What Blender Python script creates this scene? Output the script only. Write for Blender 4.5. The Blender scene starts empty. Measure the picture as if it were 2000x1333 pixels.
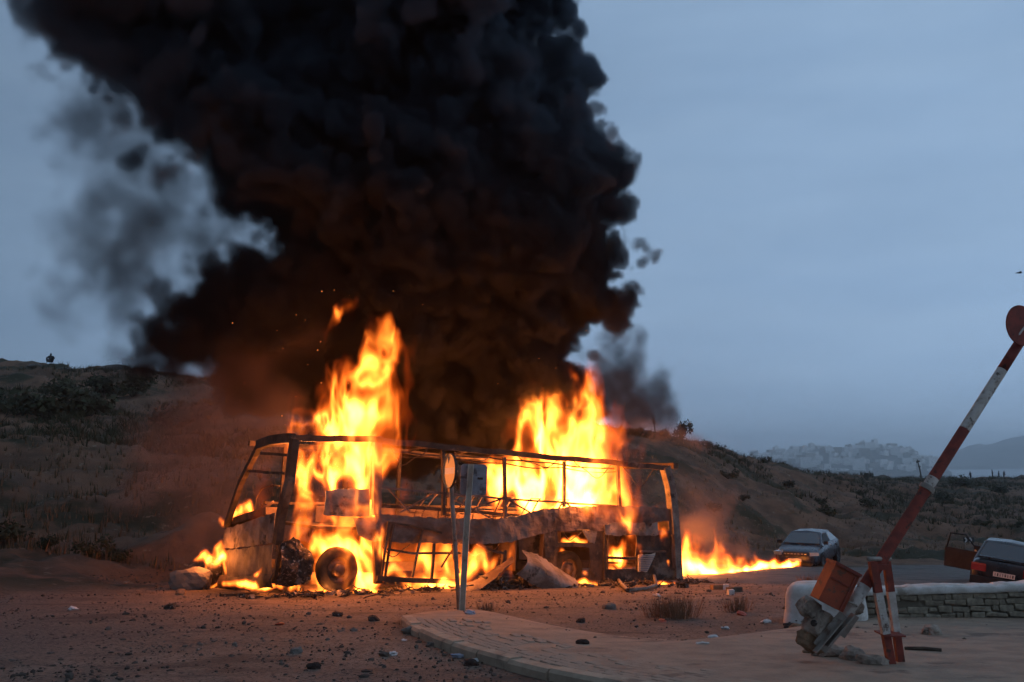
import bpy, bmesh, math, random
import numpy as np
from mathutils import Vector, Matrix, Euler
R = math.radians
S = bpy.context.scene
COL = S.collection

# ------------------------------------------------------------------ camera
CZ = 2.8                       # camera height; the bus wheels stand near z = 0
F = 1944.4                     # focal length in photograph pixels (35 mm lens)
TH = R(6.7)                    # upward pitch
cam = bpy.data.objects.new('camera', bpy.data.cameras.new('camera'))
COL.objects.link(cam)
cam.data.lens = 35
cam.data.sensor_width = 36
cam.data.clip_end = 20000
cam.location = (0, 0, CZ)
cam.rotation_euler = (math.pi / 2 + TH, 0, 0)
S.camera = cam

# ------------------------------------------------------------------ node helper
class NT:
    def __init__(s, tree): s.t = tree
    def n(s, typ, ins=None, **kw):
        nd = s.t.nodes.new(typ)
        for k, v in kw.items(): setattr(nd, k, v)
        for k, v in (ins or {}).items():
            if isinstance(v, bpy.types.NodeSocket): s.t.links.new(v, nd.inputs[k])
            else: nd.inputs[k].default_value = v
        return nd
    def m(s, op, a, b=0.0, c=0.0, clamp=False):
        return s.n('ShaderNodeMath', {0: a, 1: b, 2: c}, operation=op, use_clamp=clamp).outputs[0]
    def v(s, op, a, b=(0, 0, 0)):
        if op == 'SCALE': return s.n('ShaderNodeVectorMath', {0: a, 3: b}, operation=op).outputs[0]
        nd = s.n('ShaderNodeVectorMath', {0: a, 1: b}, operation=op)
        return nd.outputs['Value' if op in ('DOT_PRODUCT', 'DISTANCE', 'LENGTH') else 0]
    def noise(s, vec, scale, detail=4, rough=.55, out='Fac'):
        nd = s.n('ShaderNodeTexNoise', {'Scale': scale, 'Detail': detail, 'Roughness': rough})
        if vec is not None: s.t.links.new(vec, nd.inputs['Vector'])
        return nd.outputs[0 if out == 'Fac' else 1]
    def mix(s, f, a, b):
        return s.n('ShaderNodeMix', {0: f, 6: a, 7: b}, data_type='RGBA').outputs[2]
    def step(s, x, lo, hi):
        return s.n('ShaderNodeMapRange', {0: x, 1: lo, 2: hi, 3: 0.0, 4: 1.0}, interpolation_type='SMOOTHSTEP').outputs[0]

# ------------------------------------------------------------------ world: overcast dusk
W = bpy.data.worlds.new('World'); S.world = W; W.use_nodes = True
SUN_EL, SUN_ROT = R(4.0), R(120.0)
wn = NT(W.node_tree); W.node_tree.nodes.clear()
sky = wn.n('ShaderNodeTexSky', sky_type='NISHITA', sun_disc=False, sun_elevation=SUN_EL, sun_rotation=SUN_ROT,
           altitude=50.0, air_density=1.0, dust_density=2.0, ozone_density=6.0)
wd = wn.n('ShaderNodeTexCoord').outputs['Generated']
cl = wn.noise(wn.v('MULTIPLY', wd, (1.0, 1.0, 3.2)), 2.0, 5, .5)
cl2 = wn.noise(wn.v('MULTIPLY', wd, (1.0, 1.0, 5.0)), 5.0, 5, .55)
side = wn.v('DOT_PRODUCT', wd, (.85, .25, -.45))
lum = wn.m('ADD', wn.m('MULTIPLY_ADD', cl, .50, .95), wn.m('MULTIPLY_ADD', cl2, .26, -.13))
lum = wn.m('MULTIPLY', lum, wn.m('MULTIPLY_ADD', side, .62, .95))
cloud = wn.v('SCALE', wn.mix(cl2, (.158, .244, .372, 1), (.180, .258, .362, 1)), lum)
wcol = wn.v('ADD', cloud, wn.v('SCALE', sky.outputs[0], .004))
wbg = wn.n('ShaderNodeBackground', {0: wcol, 1: 1.0})
wn.t.links.new(wbg.outputs[0], wn.n('ShaderNodeOutputWorld').inputs[0])

sun = bpy.data.objects.new('sun', bpy.data.lights.new('sun', 'SUN'))
COL.objects.link(sun)
sun.data.energy = 0.10
sun.data.angle = R(40)
sun.data.color = (.85, .9, 1.0)
sun.rotation_euler = (R(62), 0, R(60))

S.view_settings.view_transform = 'Standard'
S.view_settings.look = 'None'
S.view_settings.exposure = 0.2
S.view_settings.gamma = 1.0
S.cycles.max_bounces = 5
S.cycles.diffuse_bounces = 2
S.cycles.glossy_bounces = 2
S.cycles.transparent_max_bounces = 8
S.cycles.volume_bounces = 1
S.cycles.volume_step_rate = 2.5
S.cycles.use_adaptive_sampling = True
S.cycles.adaptive_threshold = 0.03
S.cycles.adaptive_min_samples = 16
S.cycles.use_denoising = True
S.cycles.sample_clamp_indirect = 4.0

# ------------------------------------------------------------------ survey helpers (photograph pixel -> place)
def ray(px, py):
    x = (px - 1000) / F; y = (666.5 - py) / F
    return Vector((x, math.cos(TH) - y * math.sin(TH), math.sin(TH) + y * math.cos(TH)))
CAMP = Vector((0, 0, CZ))
def at(px, py, Y):
    d = ray(px, py); return CAMP + d * (Y / d.y)

PROF = {
 -900: [(24, 1140), (28, 1115), (40, 960), (55, 850), (75, 765), (95, 700), (120, 690), (200, 760)],
 0:    [(24, 1140), (28, 1119), (40, 965), (55, 860), (75, 775), (95, 716), (115, 715), (200, 790)],
 440:  [(24, 1142), (28.5, 1114), (40, 975), (55, 880), (75, 805), (95, 748), (115, 750), (200, 810)],
 800:  [(25, 1140), (30, 1107), (42, 990), (60, 900), (80, 835), (95, 805), (120, 805), (200, 850)],
 1240: [(28, 1130), (36, 1100), (40, 1082), (52, 985), (66, 890), (80, 850), (100, 858), (180, 890)],
 1340: [(30, 1128), (42, 1096), (46, 1078), (58, 982), (72, 897), (85, 873), (100, 876), (180, 905)],
 1490: [(30, 1128), (52, 1094), (57, 1076), (70, 988), (88, 924), (100, 906), (120, 909), (200, 930)],
 1640: [(30, 1130), (58, 1092), (63, 1076), (80, 1002), (105, 952), (125, 936), (150, 938), (220, 945)],
 1800: [(30, 1135), (62, 1086), (68, 1074), (90, 1008), (125, 960), (170, 938), (200, 940), (260, 950)],
 2000: [(30, 1140), (64, 1082), (70, 1070), (95, 1003), (135, 954), (185, 936), (210, 938), (280, 952)],
 2900: [(30, 1140), (64, 1082), (70, 1070), (95, 1003), (135, 954), (185, 934), (210, 936), (280, 952)],
}
NEARY = [-60, 0, 9, 16, 21, 22, 26]
NEARZ = [-1.6, -1.65, -2.02, -2.50, -2.82, -2.90, -3.24]
GYS = np.concatenate([np.arange(-60, 100, .5), np.arange(100, 320, 2.), [400, 600, 900]])
GT, GZ = [], []
for px in sorted(PROF):
    ys = list(NEARY); zs = list(NEARZ)
    pr = PROF[px]
    while ys[-1] >= pr[0][0] - .3: ys.pop(); zs.pop()
    for (Y, py) in pr:
        ys.append(Y); zs.append(at(px, py, Y).z - CZ)
    ys += [400, 600, 900]; zs += [-22, -40, -45]
    z = np.interp(GYS, ys, zs)
    k = np.ones(5) / 5.0                       # soften the breaks in slope
    zz = np.convolve(np.pad(z, 2, mode='edge'), k, 'valid')
    GT.append((px - 1000) / F); GZ.append(np.where(GYS < 23, z, zz))
GT = np.array(GT); GZ = np.array(GZ)
def ground_z(x, y):
    x = np.asarray(x, float); y = np.asarray(y, float)
    t = np.clip(x / np.maximum(y, 6.0), GT[0], GT[-1])
    i = np.clip(np.searchsorted(GT, t) - 1, 0, len(GT) - 2)
    a = (t - GT[i]) / (GT[i + 1] - GT[i]); a = a * a * (3 - 2 * a) * .5 + a * .5
    yi = np.clip(np.interp(y, GYS, np.arange(len(GYS))), 0, len(GYS) - 1.001)
    j = yi.astype(int); f = yi - j
    z0 = GZ[i, j] * (1 - f) + GZ[i, j + 1] * f
    z1 = GZ[i + 1, j] * (1 - f) + GZ[i + 1, j + 1] * f
    return CZ + z0 * (1 - a) + z1 * a
def gz(x, y): return float(ground_z(x, y))
def gp(px, py, lift=0.0):
    """the point of the ground seen at a photograph pixel"""
    d = ray(px, py); lo = 2.0
    Y = lo
    while Y < 400:
        p = CAMP + d * (Y / d.y)
        if p.z <= gz(p.x, p.y): break
        Y += .25
    a, b = Y - .25, Y
    for _ in range(18):
        c = (a + b) / 2; p = CAMP + d * (c / d.y)
        if p.z <= gz(p.x, p.y): b = c
        else: a = c
    p = CAMP + d * (b / d.y)
    return Vector((p.x, p.y, gz(p.x, p.y) + lift))

# ------------------------------------------------------------------ object helpers
def tag(o, label=None, cat=None, group=None, kind=None):
    if label: o['label'] = label
    if cat: o['category'] = cat
    if group: o['group'] = group
    if kind: o['kind'] = kind
    return o
def mesh(name, verts, faces, mats=(), smooth=False, fm=None):
    me = bpy.data.meshes.new(name)
    me.from_pydata([tuple(v) for v in verts], [], [tuple(f) for f in faces])
    for m in (mats if isinstance(mats, (list, tuple)) else [mats]): me.materials.append(m)
    if fm is not None: me.polygons.foreach_set('material_index', list(fm))
    if smooth: me.polygons.foreach_set('use_smooth', [True] * len(me.polygons))
    me.update()
    return me
def link(name, me, parent=None, loc=None, rot=None):
    o = bpy.data.objects.new(name, me); COL.objects.link(o)
    if parent is not None: o.parent = parent
    if loc is not None: o.location = loc
    if rot is not None: o.rotation_euler = rot
    return o
def empty(name, loc, rot=(0, 0, 0)):
    o = bpy.data.objects.new(name, None); COL.objects.link(o)
    o.location = loc; o.rotation_euler = rot; o.empty_display_size = .2
    return o
class MB:
    """collects shapes into one mesh"""
    def __init__(s): s.v = []; s.f = []; s.m = []
    def add(s, verts, faces, mi=0):
        b = len(s.v); s.v += [tuple(v) for v in verts]
        s.f += [tuple(i + b for i in f) for f in faces]; s.m += [mi] * len(faces)
    def box(s, c, d, rot=None, mi=0, jit=0.0):
        c = Vector(c); vs = []
        for i in range(8):
            p = Vector(((i & 1) - .5, (i >> 1 & 1) - .5, (i >> 2 & 1) - .5))
            p = Vector((p.x * d[0], p.y * d[1], p.z * d[2]))
            if jit: p += Vector([random.uniform(-jit, jit) for _ in range(3)])
            if rot is not None: p = rot @ p
            vs.append(c + p)
        s.add(vs, [(0, 2, 3, 1), (4, 5, 7, 6), (0, 1, 5, 4), (2, 6, 7, 3), (0, 4, 6, 2), (1, 3, 7, 5)], mi)
    def tube(s, pts, r, n=8, mi=0, cap=True, square=False):
        pts = [Vector(p) for p in pts]
        rs = r if isinstance(r, (list, tuple)) else [r] * len(pts)
        rings = []; up = None
        for i, p in enumerate(pts):
            t = (pts[min(i + 1, len(pts) - 1)] - pts[max(i - 1, 0)]).normalized()
            if up is None:
                up = Vector((0, 0, 1)) if abs(t.z) < .9 else Vector((0, 1, 0))
            a = t.cross(up).normalized(); b = a.cross(t).normalized(); up = b
            ring = []
            for k in range(n):
                an = 2 * math.pi * (k + (.5 if square else 0)) / n
                ring.append(p + (a * math.cos(an) + b * math.sin(an)) * rs[i])
            rings.append(ring)
        vs = [v for rg in rings for v in rg]; fs = []
        for i in range(len(pts) - 1):
            for k in range(n):
                k2 = (k + 1) % n
                fs.append((i * n + k, i * n + k2, (i + 1) * n + k2, (i + 1) * n + k))
        if cap:
            fs.append(tuple(range(n - 1, -1, -1))); fs.append(tuple((len(pts) - 1) * n + k for k in range(n)))
        s.add(vs, fs, mi)
    def bar(s, pts, w, d, mi=0, nrm=Vector((0, 1, 0))):
        """flat bar along pts: w across (in the plane), d along nrm"""
        pts = [Vector(p) for p in pts]; n = len(pts); vs = []
        for i, p in enumerate(pts):
            t = (pts[min(i + 1, n - 1)] - pts[max(i - 1, 0)]).normalized()
            a = t.cross(nrm).normalized() * (w / 2); b = nrm.normalized() * (d / 2)
            vs += [p - a - b, p + a - b, p + a + b, p - a + b]
        fs = [(0, 1, 2, 3), tuple((n - 1) * 4 + k for k in (3, 2, 1, 0))]
        for i in range(n - 1):
            for k in range(4):
                k2 = (k + 1) % 4
                fs.append((i * 4 + k, (i + 1) * 4 + k, (i + 1) * 4 + k2, i * 4 + k2))
        s.add(vs, fs, mi)
    def lathe(s, prof, n=24, mi=0, axis='y', c=(0, 0, 0)):
        """prof: list of (radius, along)"""
        c = Vector(c); vs = []; m = len(prof)
        for k in range(n):
            an = 2 * math.pi * k / n
            for (r, y) in prof:
                if axis == 'y': vs.append(c + Vector((r * math.cos(an), y, r * math.sin(an))))
                elif axis == 'z': vs.append(c + Vector((r * math.cos(an), r * math.sin(an), y)))
                else: vs.append(c + Vector((y, r * math.cos(an), r * math.sin(an))))
        fs = []
        for k in range(n):
            k2 = (k + 1) % n
            for i in range(m - 1):
                fs.append((k * m + i, k * m + i + 1, k2 * m + i + 1, k2 * m + i))
        s.add(vs, fs, mi)
    def build(s, name, mats, parent=None, smooth=False, loc=None, rot=None):
        return link(name, mesh(name, s.v, s.f, mats, smooth, s.m), parent, loc, rot)

_rng = np.random.default_rng(11)
_LAT = _rng.random((64, 64, 64)).astype(np.float32) * 2 - 1
def vnoise(p, f=1.0, seed=0):
    """value noise at an (n,3) array, -1..1"""
    q = np.asarray(p, float) * f + seed * 17.31 + 100
    i = np.floor(q).astype(int); t = q - i; t = t * t * (3 - 2 * t)
    o = 0
    for dx in (0, 1):
        for dy in (0, 1):
            for dz in (0, 1):
                w = (t[:, 0] if dx else 1 - t[:, 0]) * (t[:, 1] if dy else 1 - t[:, 1]) * (t[:, 2] if dz else 1 - t[:, 2])
                o = o + w * _LAT[(i[:, 0] + dx) % 64, (i[:, 1] + dy) % 64, (i[:, 2] + dz) % 64]
    return o
def fbm(p, f=1.0, oct=3, seed=0):
    return sum(vnoise(p, f * 2 ** k, seed + k) * .5 ** k for k in range(oct))
def rock(name, r, mat, seed, sq=(1, 1, .7), amp=.35, sub=2, parent=None, loc=None, rot=None, box=0.0):
    bm = bmesh.new(); bmesh.ops.create_icosphere(bm, subdivisions=sub, radius=1)
    P = np.array([v.co for v in bm.verts])
    if box:                                   # towards a broken block
        P = P * (1 - box) + P / np.abs(P).max(1, keepdims=True) * box
    n = fbm(P + seed * 3.7, 1.1, 3, seed)
    P = P * (1 + amp * n)[:, None] * np.array(sq) * r
    for v, q in zip(bm.verts, P): v.co = q
    me = bpy.data.meshes.new(name); bm.to_mesh(me); bm.free(); me.materials.append(mat)
    return link(name, me, parent, loc, rot)

# ------------------------------------------------------------------ materials
def mat_new(name):
    m = bpy.data.materials.new(name); m.use_nodes = True; m.node_tree.nodes.clear()
    N = NT(m.node_tree); out = N.n('ShaderNodeOutputMaterial')
    return m, N, out
def rgb(c): return (c[0], c[1], c[2], 1)
def pbr(name, cols, scale=3.0, rough=.8, metal=0.0, bump=0.0, bscale=None, detail=6, lo=.38, hi=.62, spec=.3, coord='Object', cols2=None, s2=.5):
    """noise mix of two or three colours with wear and relief"""
    m, N, out = mat_new(name)
    vec = N.n('ShaderNodeTexCoord').outputs[coord]
    n1 = N.noise(vec, scale, detail, .62)
    c = N.mix(N.step(n1, lo, hi), rgb(cols[0]), rgb(cols[1]))
    if len(cols) > 2:
        n2 = N.noise(N.v('ADD', vec, (7.3, 1.1, 4.9)), scale * s2, detail, .65)
        c = N.mix(N.step(n2, .55, .66), c, rgb(cols[2]))
    b = N.n('ShaderNodeBsdfPrincipled', {'Base Color': c, 'Roughness': rough, 'Metallic': metal, 'Specular IOR Level': spec})
    if bump:
        h = N.noise(vec, bscale or scale * 4, 6, .65)
        bp_ = N.n('ShaderNodeBump', {'Strength': 1.0, 'Distance': bump, 'Height': h})
        N.t.links.new(bp_.outputs[0], b.inputs['Normal'])
    N.t.links.new(b.outputs[0], out.inputs[0])
    return m
M = {}
M['soot'] = pbr('sooty_metal', [(.022, .019, .018), (.075, .048, .036), (.16, .12, .10)], 2.6, .75, .3, .01)
M['rust'] = pbr('scorched_sheet', [(.075, .045, .036), (.15, .105, .09), (.03, .021, .018)], 1.6, .7, .25, .012, bscale=9)
M['ash'] = pbr('ash_white_sheet', [(.21, .182, .162), (.10, .08, .07), (.024, .019, .018)], 2.2, .8, .1, .01, bscale=9, s2=1.3)
M['paint'] = pbr('scorched_cream_paint', [(.125, .108, .094), (.065, .052, .045), (.018, .015, .014)], 2.2, .7, .1, .012, s2=.9)
M['tyre'] = pbr('burnt_tyre', [(.008, .007, .007), (.022, .018, .017)], 6, .9, 0, .006)
M['rim'] = pbr('scorched_rim', [(.12, .085, .07), (.05, .035, .03)], 4, .55, .6, .004)
M['char'] = pbr('charred_debris', [(.016, .014, .013), (.05, .04, .035), (.22, .2, .19)], 9, .9, .2, .01, s2=1.5)
M['lump'] = pbr('old_concrete', [(.36, .29, .23), (.24, .19, .15), (.12, .095, .075)], 9, .95, 0, .03, bscale=14)
M['flaked'] = pbr('flaked_char', [(.016, .014, .013), (.05, .035, .03), (.34, .28, .24)], 14, .9, .1, .02, s2=1.0)
M['concrete'] = pbr('kerb_concrete', [(.44, .335, .24), (.33, .25, .18), (.2, .155, .115)], 2.5, .92, 0, .006, bscale=30)
M['paver'] = pbr('dusty_paver', [(.36, .265, .195), (.27, .20, .148)], 3.0, .95, 0, .004, bscale=40)
M['rubble'] = pbr('rubble_concrete', [(.52, .45, .38), (.36, .30, .25), (.12, .10, .085)], 6, .95, 0, .02, bscale=18)
M['stone'] = pbr('wall_stone', [(.40, .34, .25), (.30, .255, .185), (.19, .16, .12)], 3.5, .95, 0, .012, bscale=20)
M['mortar'] = pbr('wall_core', [(.22, .185, .14), (.14, .12, .09)], 5, 1, 0, .01)
M['plaster'] = pbr('whitewash', [(.68, .65, .61), (.52, .48, .43), (.30, .26, .21)], 3.5, .95, 0, .012, bscale=18)
M['red'] = pbr('barrier_red_paint', [(.26, .052, .035), (.17, .04, .03), (.075, .035, .028)], 7, .75, 0, .004, s2=1.7)
M['white'] = pbr('barrier_white_paint', [(.56, .51, .46), (.42, .36, .31), (.13, .09, .07)], 8, .75, 0, .004, s2=1.5)
M['redbox'] = pbr('counterweight_red_paint', [(.36, .075, .034), (.26, .055, .028), (.13, .06, .04)], 4, .75, 0, .006, s2=3.0)
M['steel'] = pbr('galvanised_steel', [(.56, .49, .40), (.44, .38, .31), (.26, .19, .14)], 4, .6, .1, .002)
M['oldsteel'] = pbr('weathered_steel', [(.34, .30, .26), (.23, .20, .17), (.13, .075, .05)], 4, .75, .3, .003)
M['signback'] = pbr('sign_plate_grey', [(.23, .25, .28), (.17, .185, .21), (.07, .07, .075)], 3.5, .6, .25, .002, s2=1.2)
M['wood'] = pbr('weathered_wood', [(.11, .085, .06), (.06, .045, .035)], 8, .9)
M['litterw'] = pbr('pale_litter', [(.62, .6, .58), (.45, .43, .42)], 9, .8)
M['litterr'] = pbr('red_plastic', [(.42, .08, .04), (.3, .05, .03)], 9, .6)
M['litterb'] = pbr('bluish_plastic', [(.22, .26, .36), (.32, .34, .4)], 9, .6)
M['cardboard'] = pbr('cardboard', [(.24, .15, .09), (.17, .10, .06)], 6, .95)
M['cloth'] = pbr('dark_clothing', [(.02, .02, .024), (.04, .038, .04)], 6, .95)
M['cloth2'] = pbr('brown_clothing', [(.06, .04, .035), (.04, .03, .03)], 6, .95)
M['black'] = pbr('black_trim', [(.012, .012, .013), (.02, .02, .02)], 6, .6)

def glass(name, col, rough=.08):
    m, N, out = mat_new(name)
    b = N.n('ShaderNodeBsdfPrincipled', {'Base Color': rgb(col), 'Roughness': rough, 'Specular IOR Level': .8, 'Coat Weight': .6, 'Coat Roughness': .05})
    N.t.links.new(b.outputs[0], out.inputs[0]); return m
M['glass'] = glass('tinted_car_glass', (.03, .035, .04))
M['rubber'] = pbr('car_tyre', [(.018, .018, .019), (.03, .03, .03)], 6, .85)
M['alloy'] = pbr('grey_wheel', [(.16, .165, .17), (.10, .10, .11)], 6, .4, .7)
def carpaint(name, a, b_):
    m, N, out = mat_new(name)
    vec = N.n('ShaderNodeTexCoord').outputs['Object']
    dust = N.step(N.noise(vec, 2.2, 6, .6), .35, .75)
    c = N.mix(dust, rgb(a), rgb(b_))
    b = N.n('ShaderNodeBsdfPrincipled', {'Base Color': c, 'Roughness': N.m('MULTIPLY_ADD', dust, .25, .25), 'Metallic': .2, 'Coat Weight': .25, 'Coat Roughness': .25})
    N.t.links.new(b.outputs[0], out.inputs[0]); return m
M['car_grey'] = carpaint('grey_blue_car_paint', (.030, .036, .052), (.05, .055, .066))
M['car_dark'] = carpaint('dark_car_paint', (.012, .013, .017), (.028, .028, .03))
M['lampglass'] = glass('headlamp_glass', (.42, .42, .42), .15)
M['taillamp'] = glass('red_tail_lamp', (.26, .014, .010), .25)
M['plate'] = pbr('number_plate', [(.68, .66, .62), (.58, .55, .5)], 8, .6)

def sign_mat():
    m, N, out = mat_new('no_entry_face')
    p = N.n('ShaderNodeTexCoord').outputs['Object']
    sx = N.n('ShaderNodeSeparateXYZ', {0: p})
    inx = N.m('LESS_THAN', N.m('ABSOLUTE', sx.outputs[0]), .215)
    inz = N.m('LESS_THAN', N.m('ABSOLUTE', sx.outputs[2]), .052)
    rr = N.v('LENGTH', N.v('MULTIPLY', p, (1, 0, 1)))
    rim = N.m('GREATER_THAN', rr, .272)
    wear = N.step(N.noise(p, 14, 5, .7), .62, .70)
    red = N.mix(N.noise(p, 5), (.90, .36, .10, 1), (.80, .28, .08, 1))  # face red shifted to orange: firelight painted into the base colour
    c = N.mix(N.m('MAXIMUM', N.m('MULTIPLY', inx, inz), rim), red, (.70, .62, .52, 1))
    c = N.mix(N.m('MULTIPLY', wear, .55), c, (.10, .06, .04, 1))
    b = N.n('ShaderNodeBsdfPrincipled', {'Base Color': c, 'Roughness': .45})
    N.t.links.new(b.outputs[0], out.inputs[0]); return m
M['noentry'] = sign_mat()

B0C = at(540, 1156, 21.0); EXC = (at(1325, 1136, 27.7) - B0C).normalized()     # where the bus stands: the ground there is blackened
def ground_mat():
    m, N, out = mat_new('dirt_and_scrub')
    p = N.n('ShaderNodeNewGeometry').outputs['Position']
    xyz = N.n('ShaderNodeSeparateXYZ', {0: p})
    big = N.noise(p, .18, 5, .55); mid = N.noise(p, 1.1, 6, .6); fine = N.noise(p, 20.0, 8, .75)
    dirt = N.mix(N.step(mid, .35, .68), (.175, .125, .096, 1), (.255, .19, .148, 1))
    dirt = N.mix(N.step(big, .42, .62), dirt, (.155, .123, .104, 1))
    dirt = N.mix(N.step(fine, .50, .60), dirt, (.060, .044, .036, 1))
    dirt = N.mix(N.step(N.noise(p, 34.0, 4, .7), .60, .68), dirt, (.30, .235, .18, 1))
    dirt = N.mix(N.m('MULTIPLY', N.step(N.noise(N.v('MULTIPLY', p, (1, 2.2, 1)), .55, 7, .65), .50, .66), .7), dirt, (.075, .058, .048, 1))
    dx = N.v('DOT_PRODUCT', N.v('SUBTRACT', p, tuple(B0C)), tuple(EXC)); dy = N.v('DOT_PRODUCT', N.v('SUBTRACT', p, tuple(B0C)), (-EXC.y, EXC.x, 0))
    inx = N.m('MULTIPLY', N.step(dx, -1.6, .3), N.step(dx, 13.6, 11.6)); iny = N.m('MULTIPLY', N.step(dy, -2.0, -.5), N.step(dy, 4.6, 3.0))
    ash = N.m('MULTIPLY', N.m('MULTIPLY', inx, iny), N.step(N.noise(p, 1.3, 7, .7), .40, .56))
    dirt = N.mix(ash, dirt, (.022, .019, .018, 1))
    hill = N.mix(N.step(N.noise(p, .45, 6, .65), .38, .62), (.185, .098, .060, 1), (.10, .060, .040, 1))
    hill = N.mix(N.step(N.noise(N.v('MULTIPLY', p, (1, 1, 2.5)), .16, 6, .6), .50, .60), hill, (.038, .036, .020, 1))
    hill = N.mix(N.step(N.noise(p, 2.2, 6, .7), .60, .70), hill, (.23, .19, .14, 1))
    far = N.step(xyz.outputs[1], 27.0, 31.0)
    x_tilt = N.m('MULTIPLY_ADD', xyz.outputs[0], -.75, xyz.outputs[1])      # the road side lies lower to the right
    far = N.step(x_tilt, 27.0, 32.0)
    far = N.m('MAXIMUM', far, N.step(xyz.outputs[1], 62, 66))
    c = N.mix(far, dirt, hill)
    b = N.n('ShaderNodeBsdfPrincipled', {'Base Color': c, 'Roughness': .95, 'Specular IOR Level': .15})
    h = N.m('ADD', N.m('MULTIPLY', N.noise(p, 16.0, 6, .75), .5), N.m('MULTIPLY', N.noise(p, 3.0, 8, .7), 1.2))
    bp_ = N.n('ShaderNodeBump', {'Strength': .9, 'Distance': .05, 'Height': h})
    N.t.links.new(bp_.outputs[0], b.inputs['Normal'])
    N.t.links.new(b.outputs[0], out.inputs[0]); return m
M['ground'] = ground_mat()
M['road'] = pbr('gravelly_asphalt', [(.085, .078, .072), (.13, .115, .10), (.06, .055, .05)], 1.4, .9, 0, .01, bscale=25, coord='Object')
M['pavement'] = pbr('dusty_pavement', [(.36, .26, .185), (.26, .19, .138), (.165, .122, .092)], 2.4, .95, 0, .02, bscale=12, lo=.34, hi=.66)
M['grit'] = pbr('loose_stones', [(.10, .078, .064), (.045, .037, .032), (.2, .165, .14)], .7, .95, coord='Object')
M['drygrass'] = pbr('dry_grass', [(.22, .13, .075), (.13, .08, .045)], .6, .95)
M['twigs'] = pbr('dry_twigs', [(.24, .12, .07), (.15, .08, .045)], 3, .95)
M['drygrass2'] = pbr('pale_dry_grass', [(.30, .235, .15), (.22, .165, .10)], .6, .95)
M['scrub'] = pbr('scrub_leaves', [(.040, .045, .022), (.065, .06, .03)], .8, .95)
M['bushleaf'] = pbr('dark_bush_leaves', [(.025, .033, .018), (.045, .05, .025)], 2.0, .9)
M['bark'] = pbr('bark', [(.07, .055, .04), (.04, .03, .025)], 6, .95)
M['hillrock'] = pbr('hill_rock', [(.17, .15, .13), (.10, .09, .08)], 1.0, .95, 0, .03)
M['farland'] = pbr('far_land', [(.10, .10, .085), (.16, .15, .13)], .01, 1.0, coord='Object')
M['farhouse'] = pbr('far_house_walls', [(.82, .80, .77), (.68, .66, .62)], .05, .95, coord='Object')
M['farhouse2'] = pbr('far_house_ochre', [(.40, .36, .30), (.33, .30, .26)], .05, .95, coord='Object')
def sea_mat():
    m, N, out = mat_new('sea_water')
    p = N.n('ShaderNodeNewGeometry').outputs['Position']
    b = N.n('ShaderNodeBsdfPrincipled', {'Base Color': (.02, .035, .05, 1), 'Roughness': .25, 'IOR': 1.33})
    bp_ = N.n('ShaderNodeBump', {'Strength': .5, 'Distance': .5, 'Height': N.noise(p, .15, 4, .6)})
    N.t.links.new(bp_.outputs[0], b.inputs['Normal'])
    N.t.links.new(b.outputs[0], out.inputs[0]); return m
M['sea'] = sea_mat()

# ================================================================== THE SETTING
# ground: one polar sheet, fine in front of the camera, reaching past the crest of the hill
def build_ground():
    ang = np.concatenate([np.linspace(-180, -48, 40, endpoint=False), np.linspace(-48, 48, 560), np.linspace(48, 180, 41)[1:]])
    rad = [.8]
    while rad[-1] < 900:
        rad.append(rad[-1] * (1.012 if 15 < rad[-1] < 130 else 1.035))
    rad = np.array(rad); A = np.radians(ang)
    X = np.outer(rad, np.sin(A)); Y = np.outer(rad, np.cos(A))
    Z = ground_z(X, Y)
    P = np.stack([X, Y, Z], -1).reshape(-1, 3)
    hillm = np.clip((P[:, 1] - .75 * P[:, 0] - 27) / 12, 0, 1); hillm[P[:, 1] < 20] = 0
    hillm = np.maximum(hillm, np.clip((P[:, 1] - 64) / 10, 0, 1))
    q = P.copy(); q[:, 2] = 0
    P[:, 2] += hillm * (fbm(q, .22, 4, 3) * .75 + np.abs(fbm(q, .9, 3, 9)) * .22) + (1 - hillm) * fbm(q, 1.1, 3, 5) * .018
    nr, na = len(rad), len(ang)
    verts = [tuple(p) for p in P] + [(0, 0, gz(0, 0))]
    faces = []
    for i in range(nr - 1):
        for k in range(na - 1):
            a = i * na + k
            faces.append((a, a + 1, a + na + 1, a + na))
    c = len(verts) - 1
    for k in range(na - 1): faces.append((c, k + 1, k))
    o = link('ground', mesh('ground', verts, faces, M['ground'], True))
    return tag(o, kind='structure')
ground = build_ground()

# road: gravelly asphalt strip passing behind the bus and bending away to the right
near_e = [(1180, 1140), (1335, 1139), (1450, 1140), (1560, 1143), (1700, 1146), (1850, 1146), (2000, 1144), (2300, 1146)]
far_e = [(1180, 1122), (1335, 1108), (1450, 1102), (1560, 1098), (1700, 1092), (1850, 1086), (2000, 1084), (2300, 1084)]
def build_road():
    ex = [p[0] for p in near_e]; V = []; Fc = []
    xs = np.linspace(ex[0], ex[-1], 120); nv = 26
    for x in xs:
        a = gp(x, np.interp(x, ex, [p[1] for p in near_e])); b = gp(x, np.interp(x, ex, [p[1] for p in far_e]))
        for j in range(nv):
            p = a.lerp(b, j / (nv - 1)); e = .045 if 0 < j < nv - 1 else -.05
            V.append((p.x, p.y, gz(p.x, p.y) + e))
    for i in range(len(xs) - 1):
        for j in range(nv - 1):
            Fc.append((i * nv + j, (i + 1) * nv + j, (i + 1) * nv + j + 1, i * nv + j + 1))
    return tag(link('road', mesh('road', V, Fc, M['road'], True)), kind='structure')
build_road()

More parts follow.
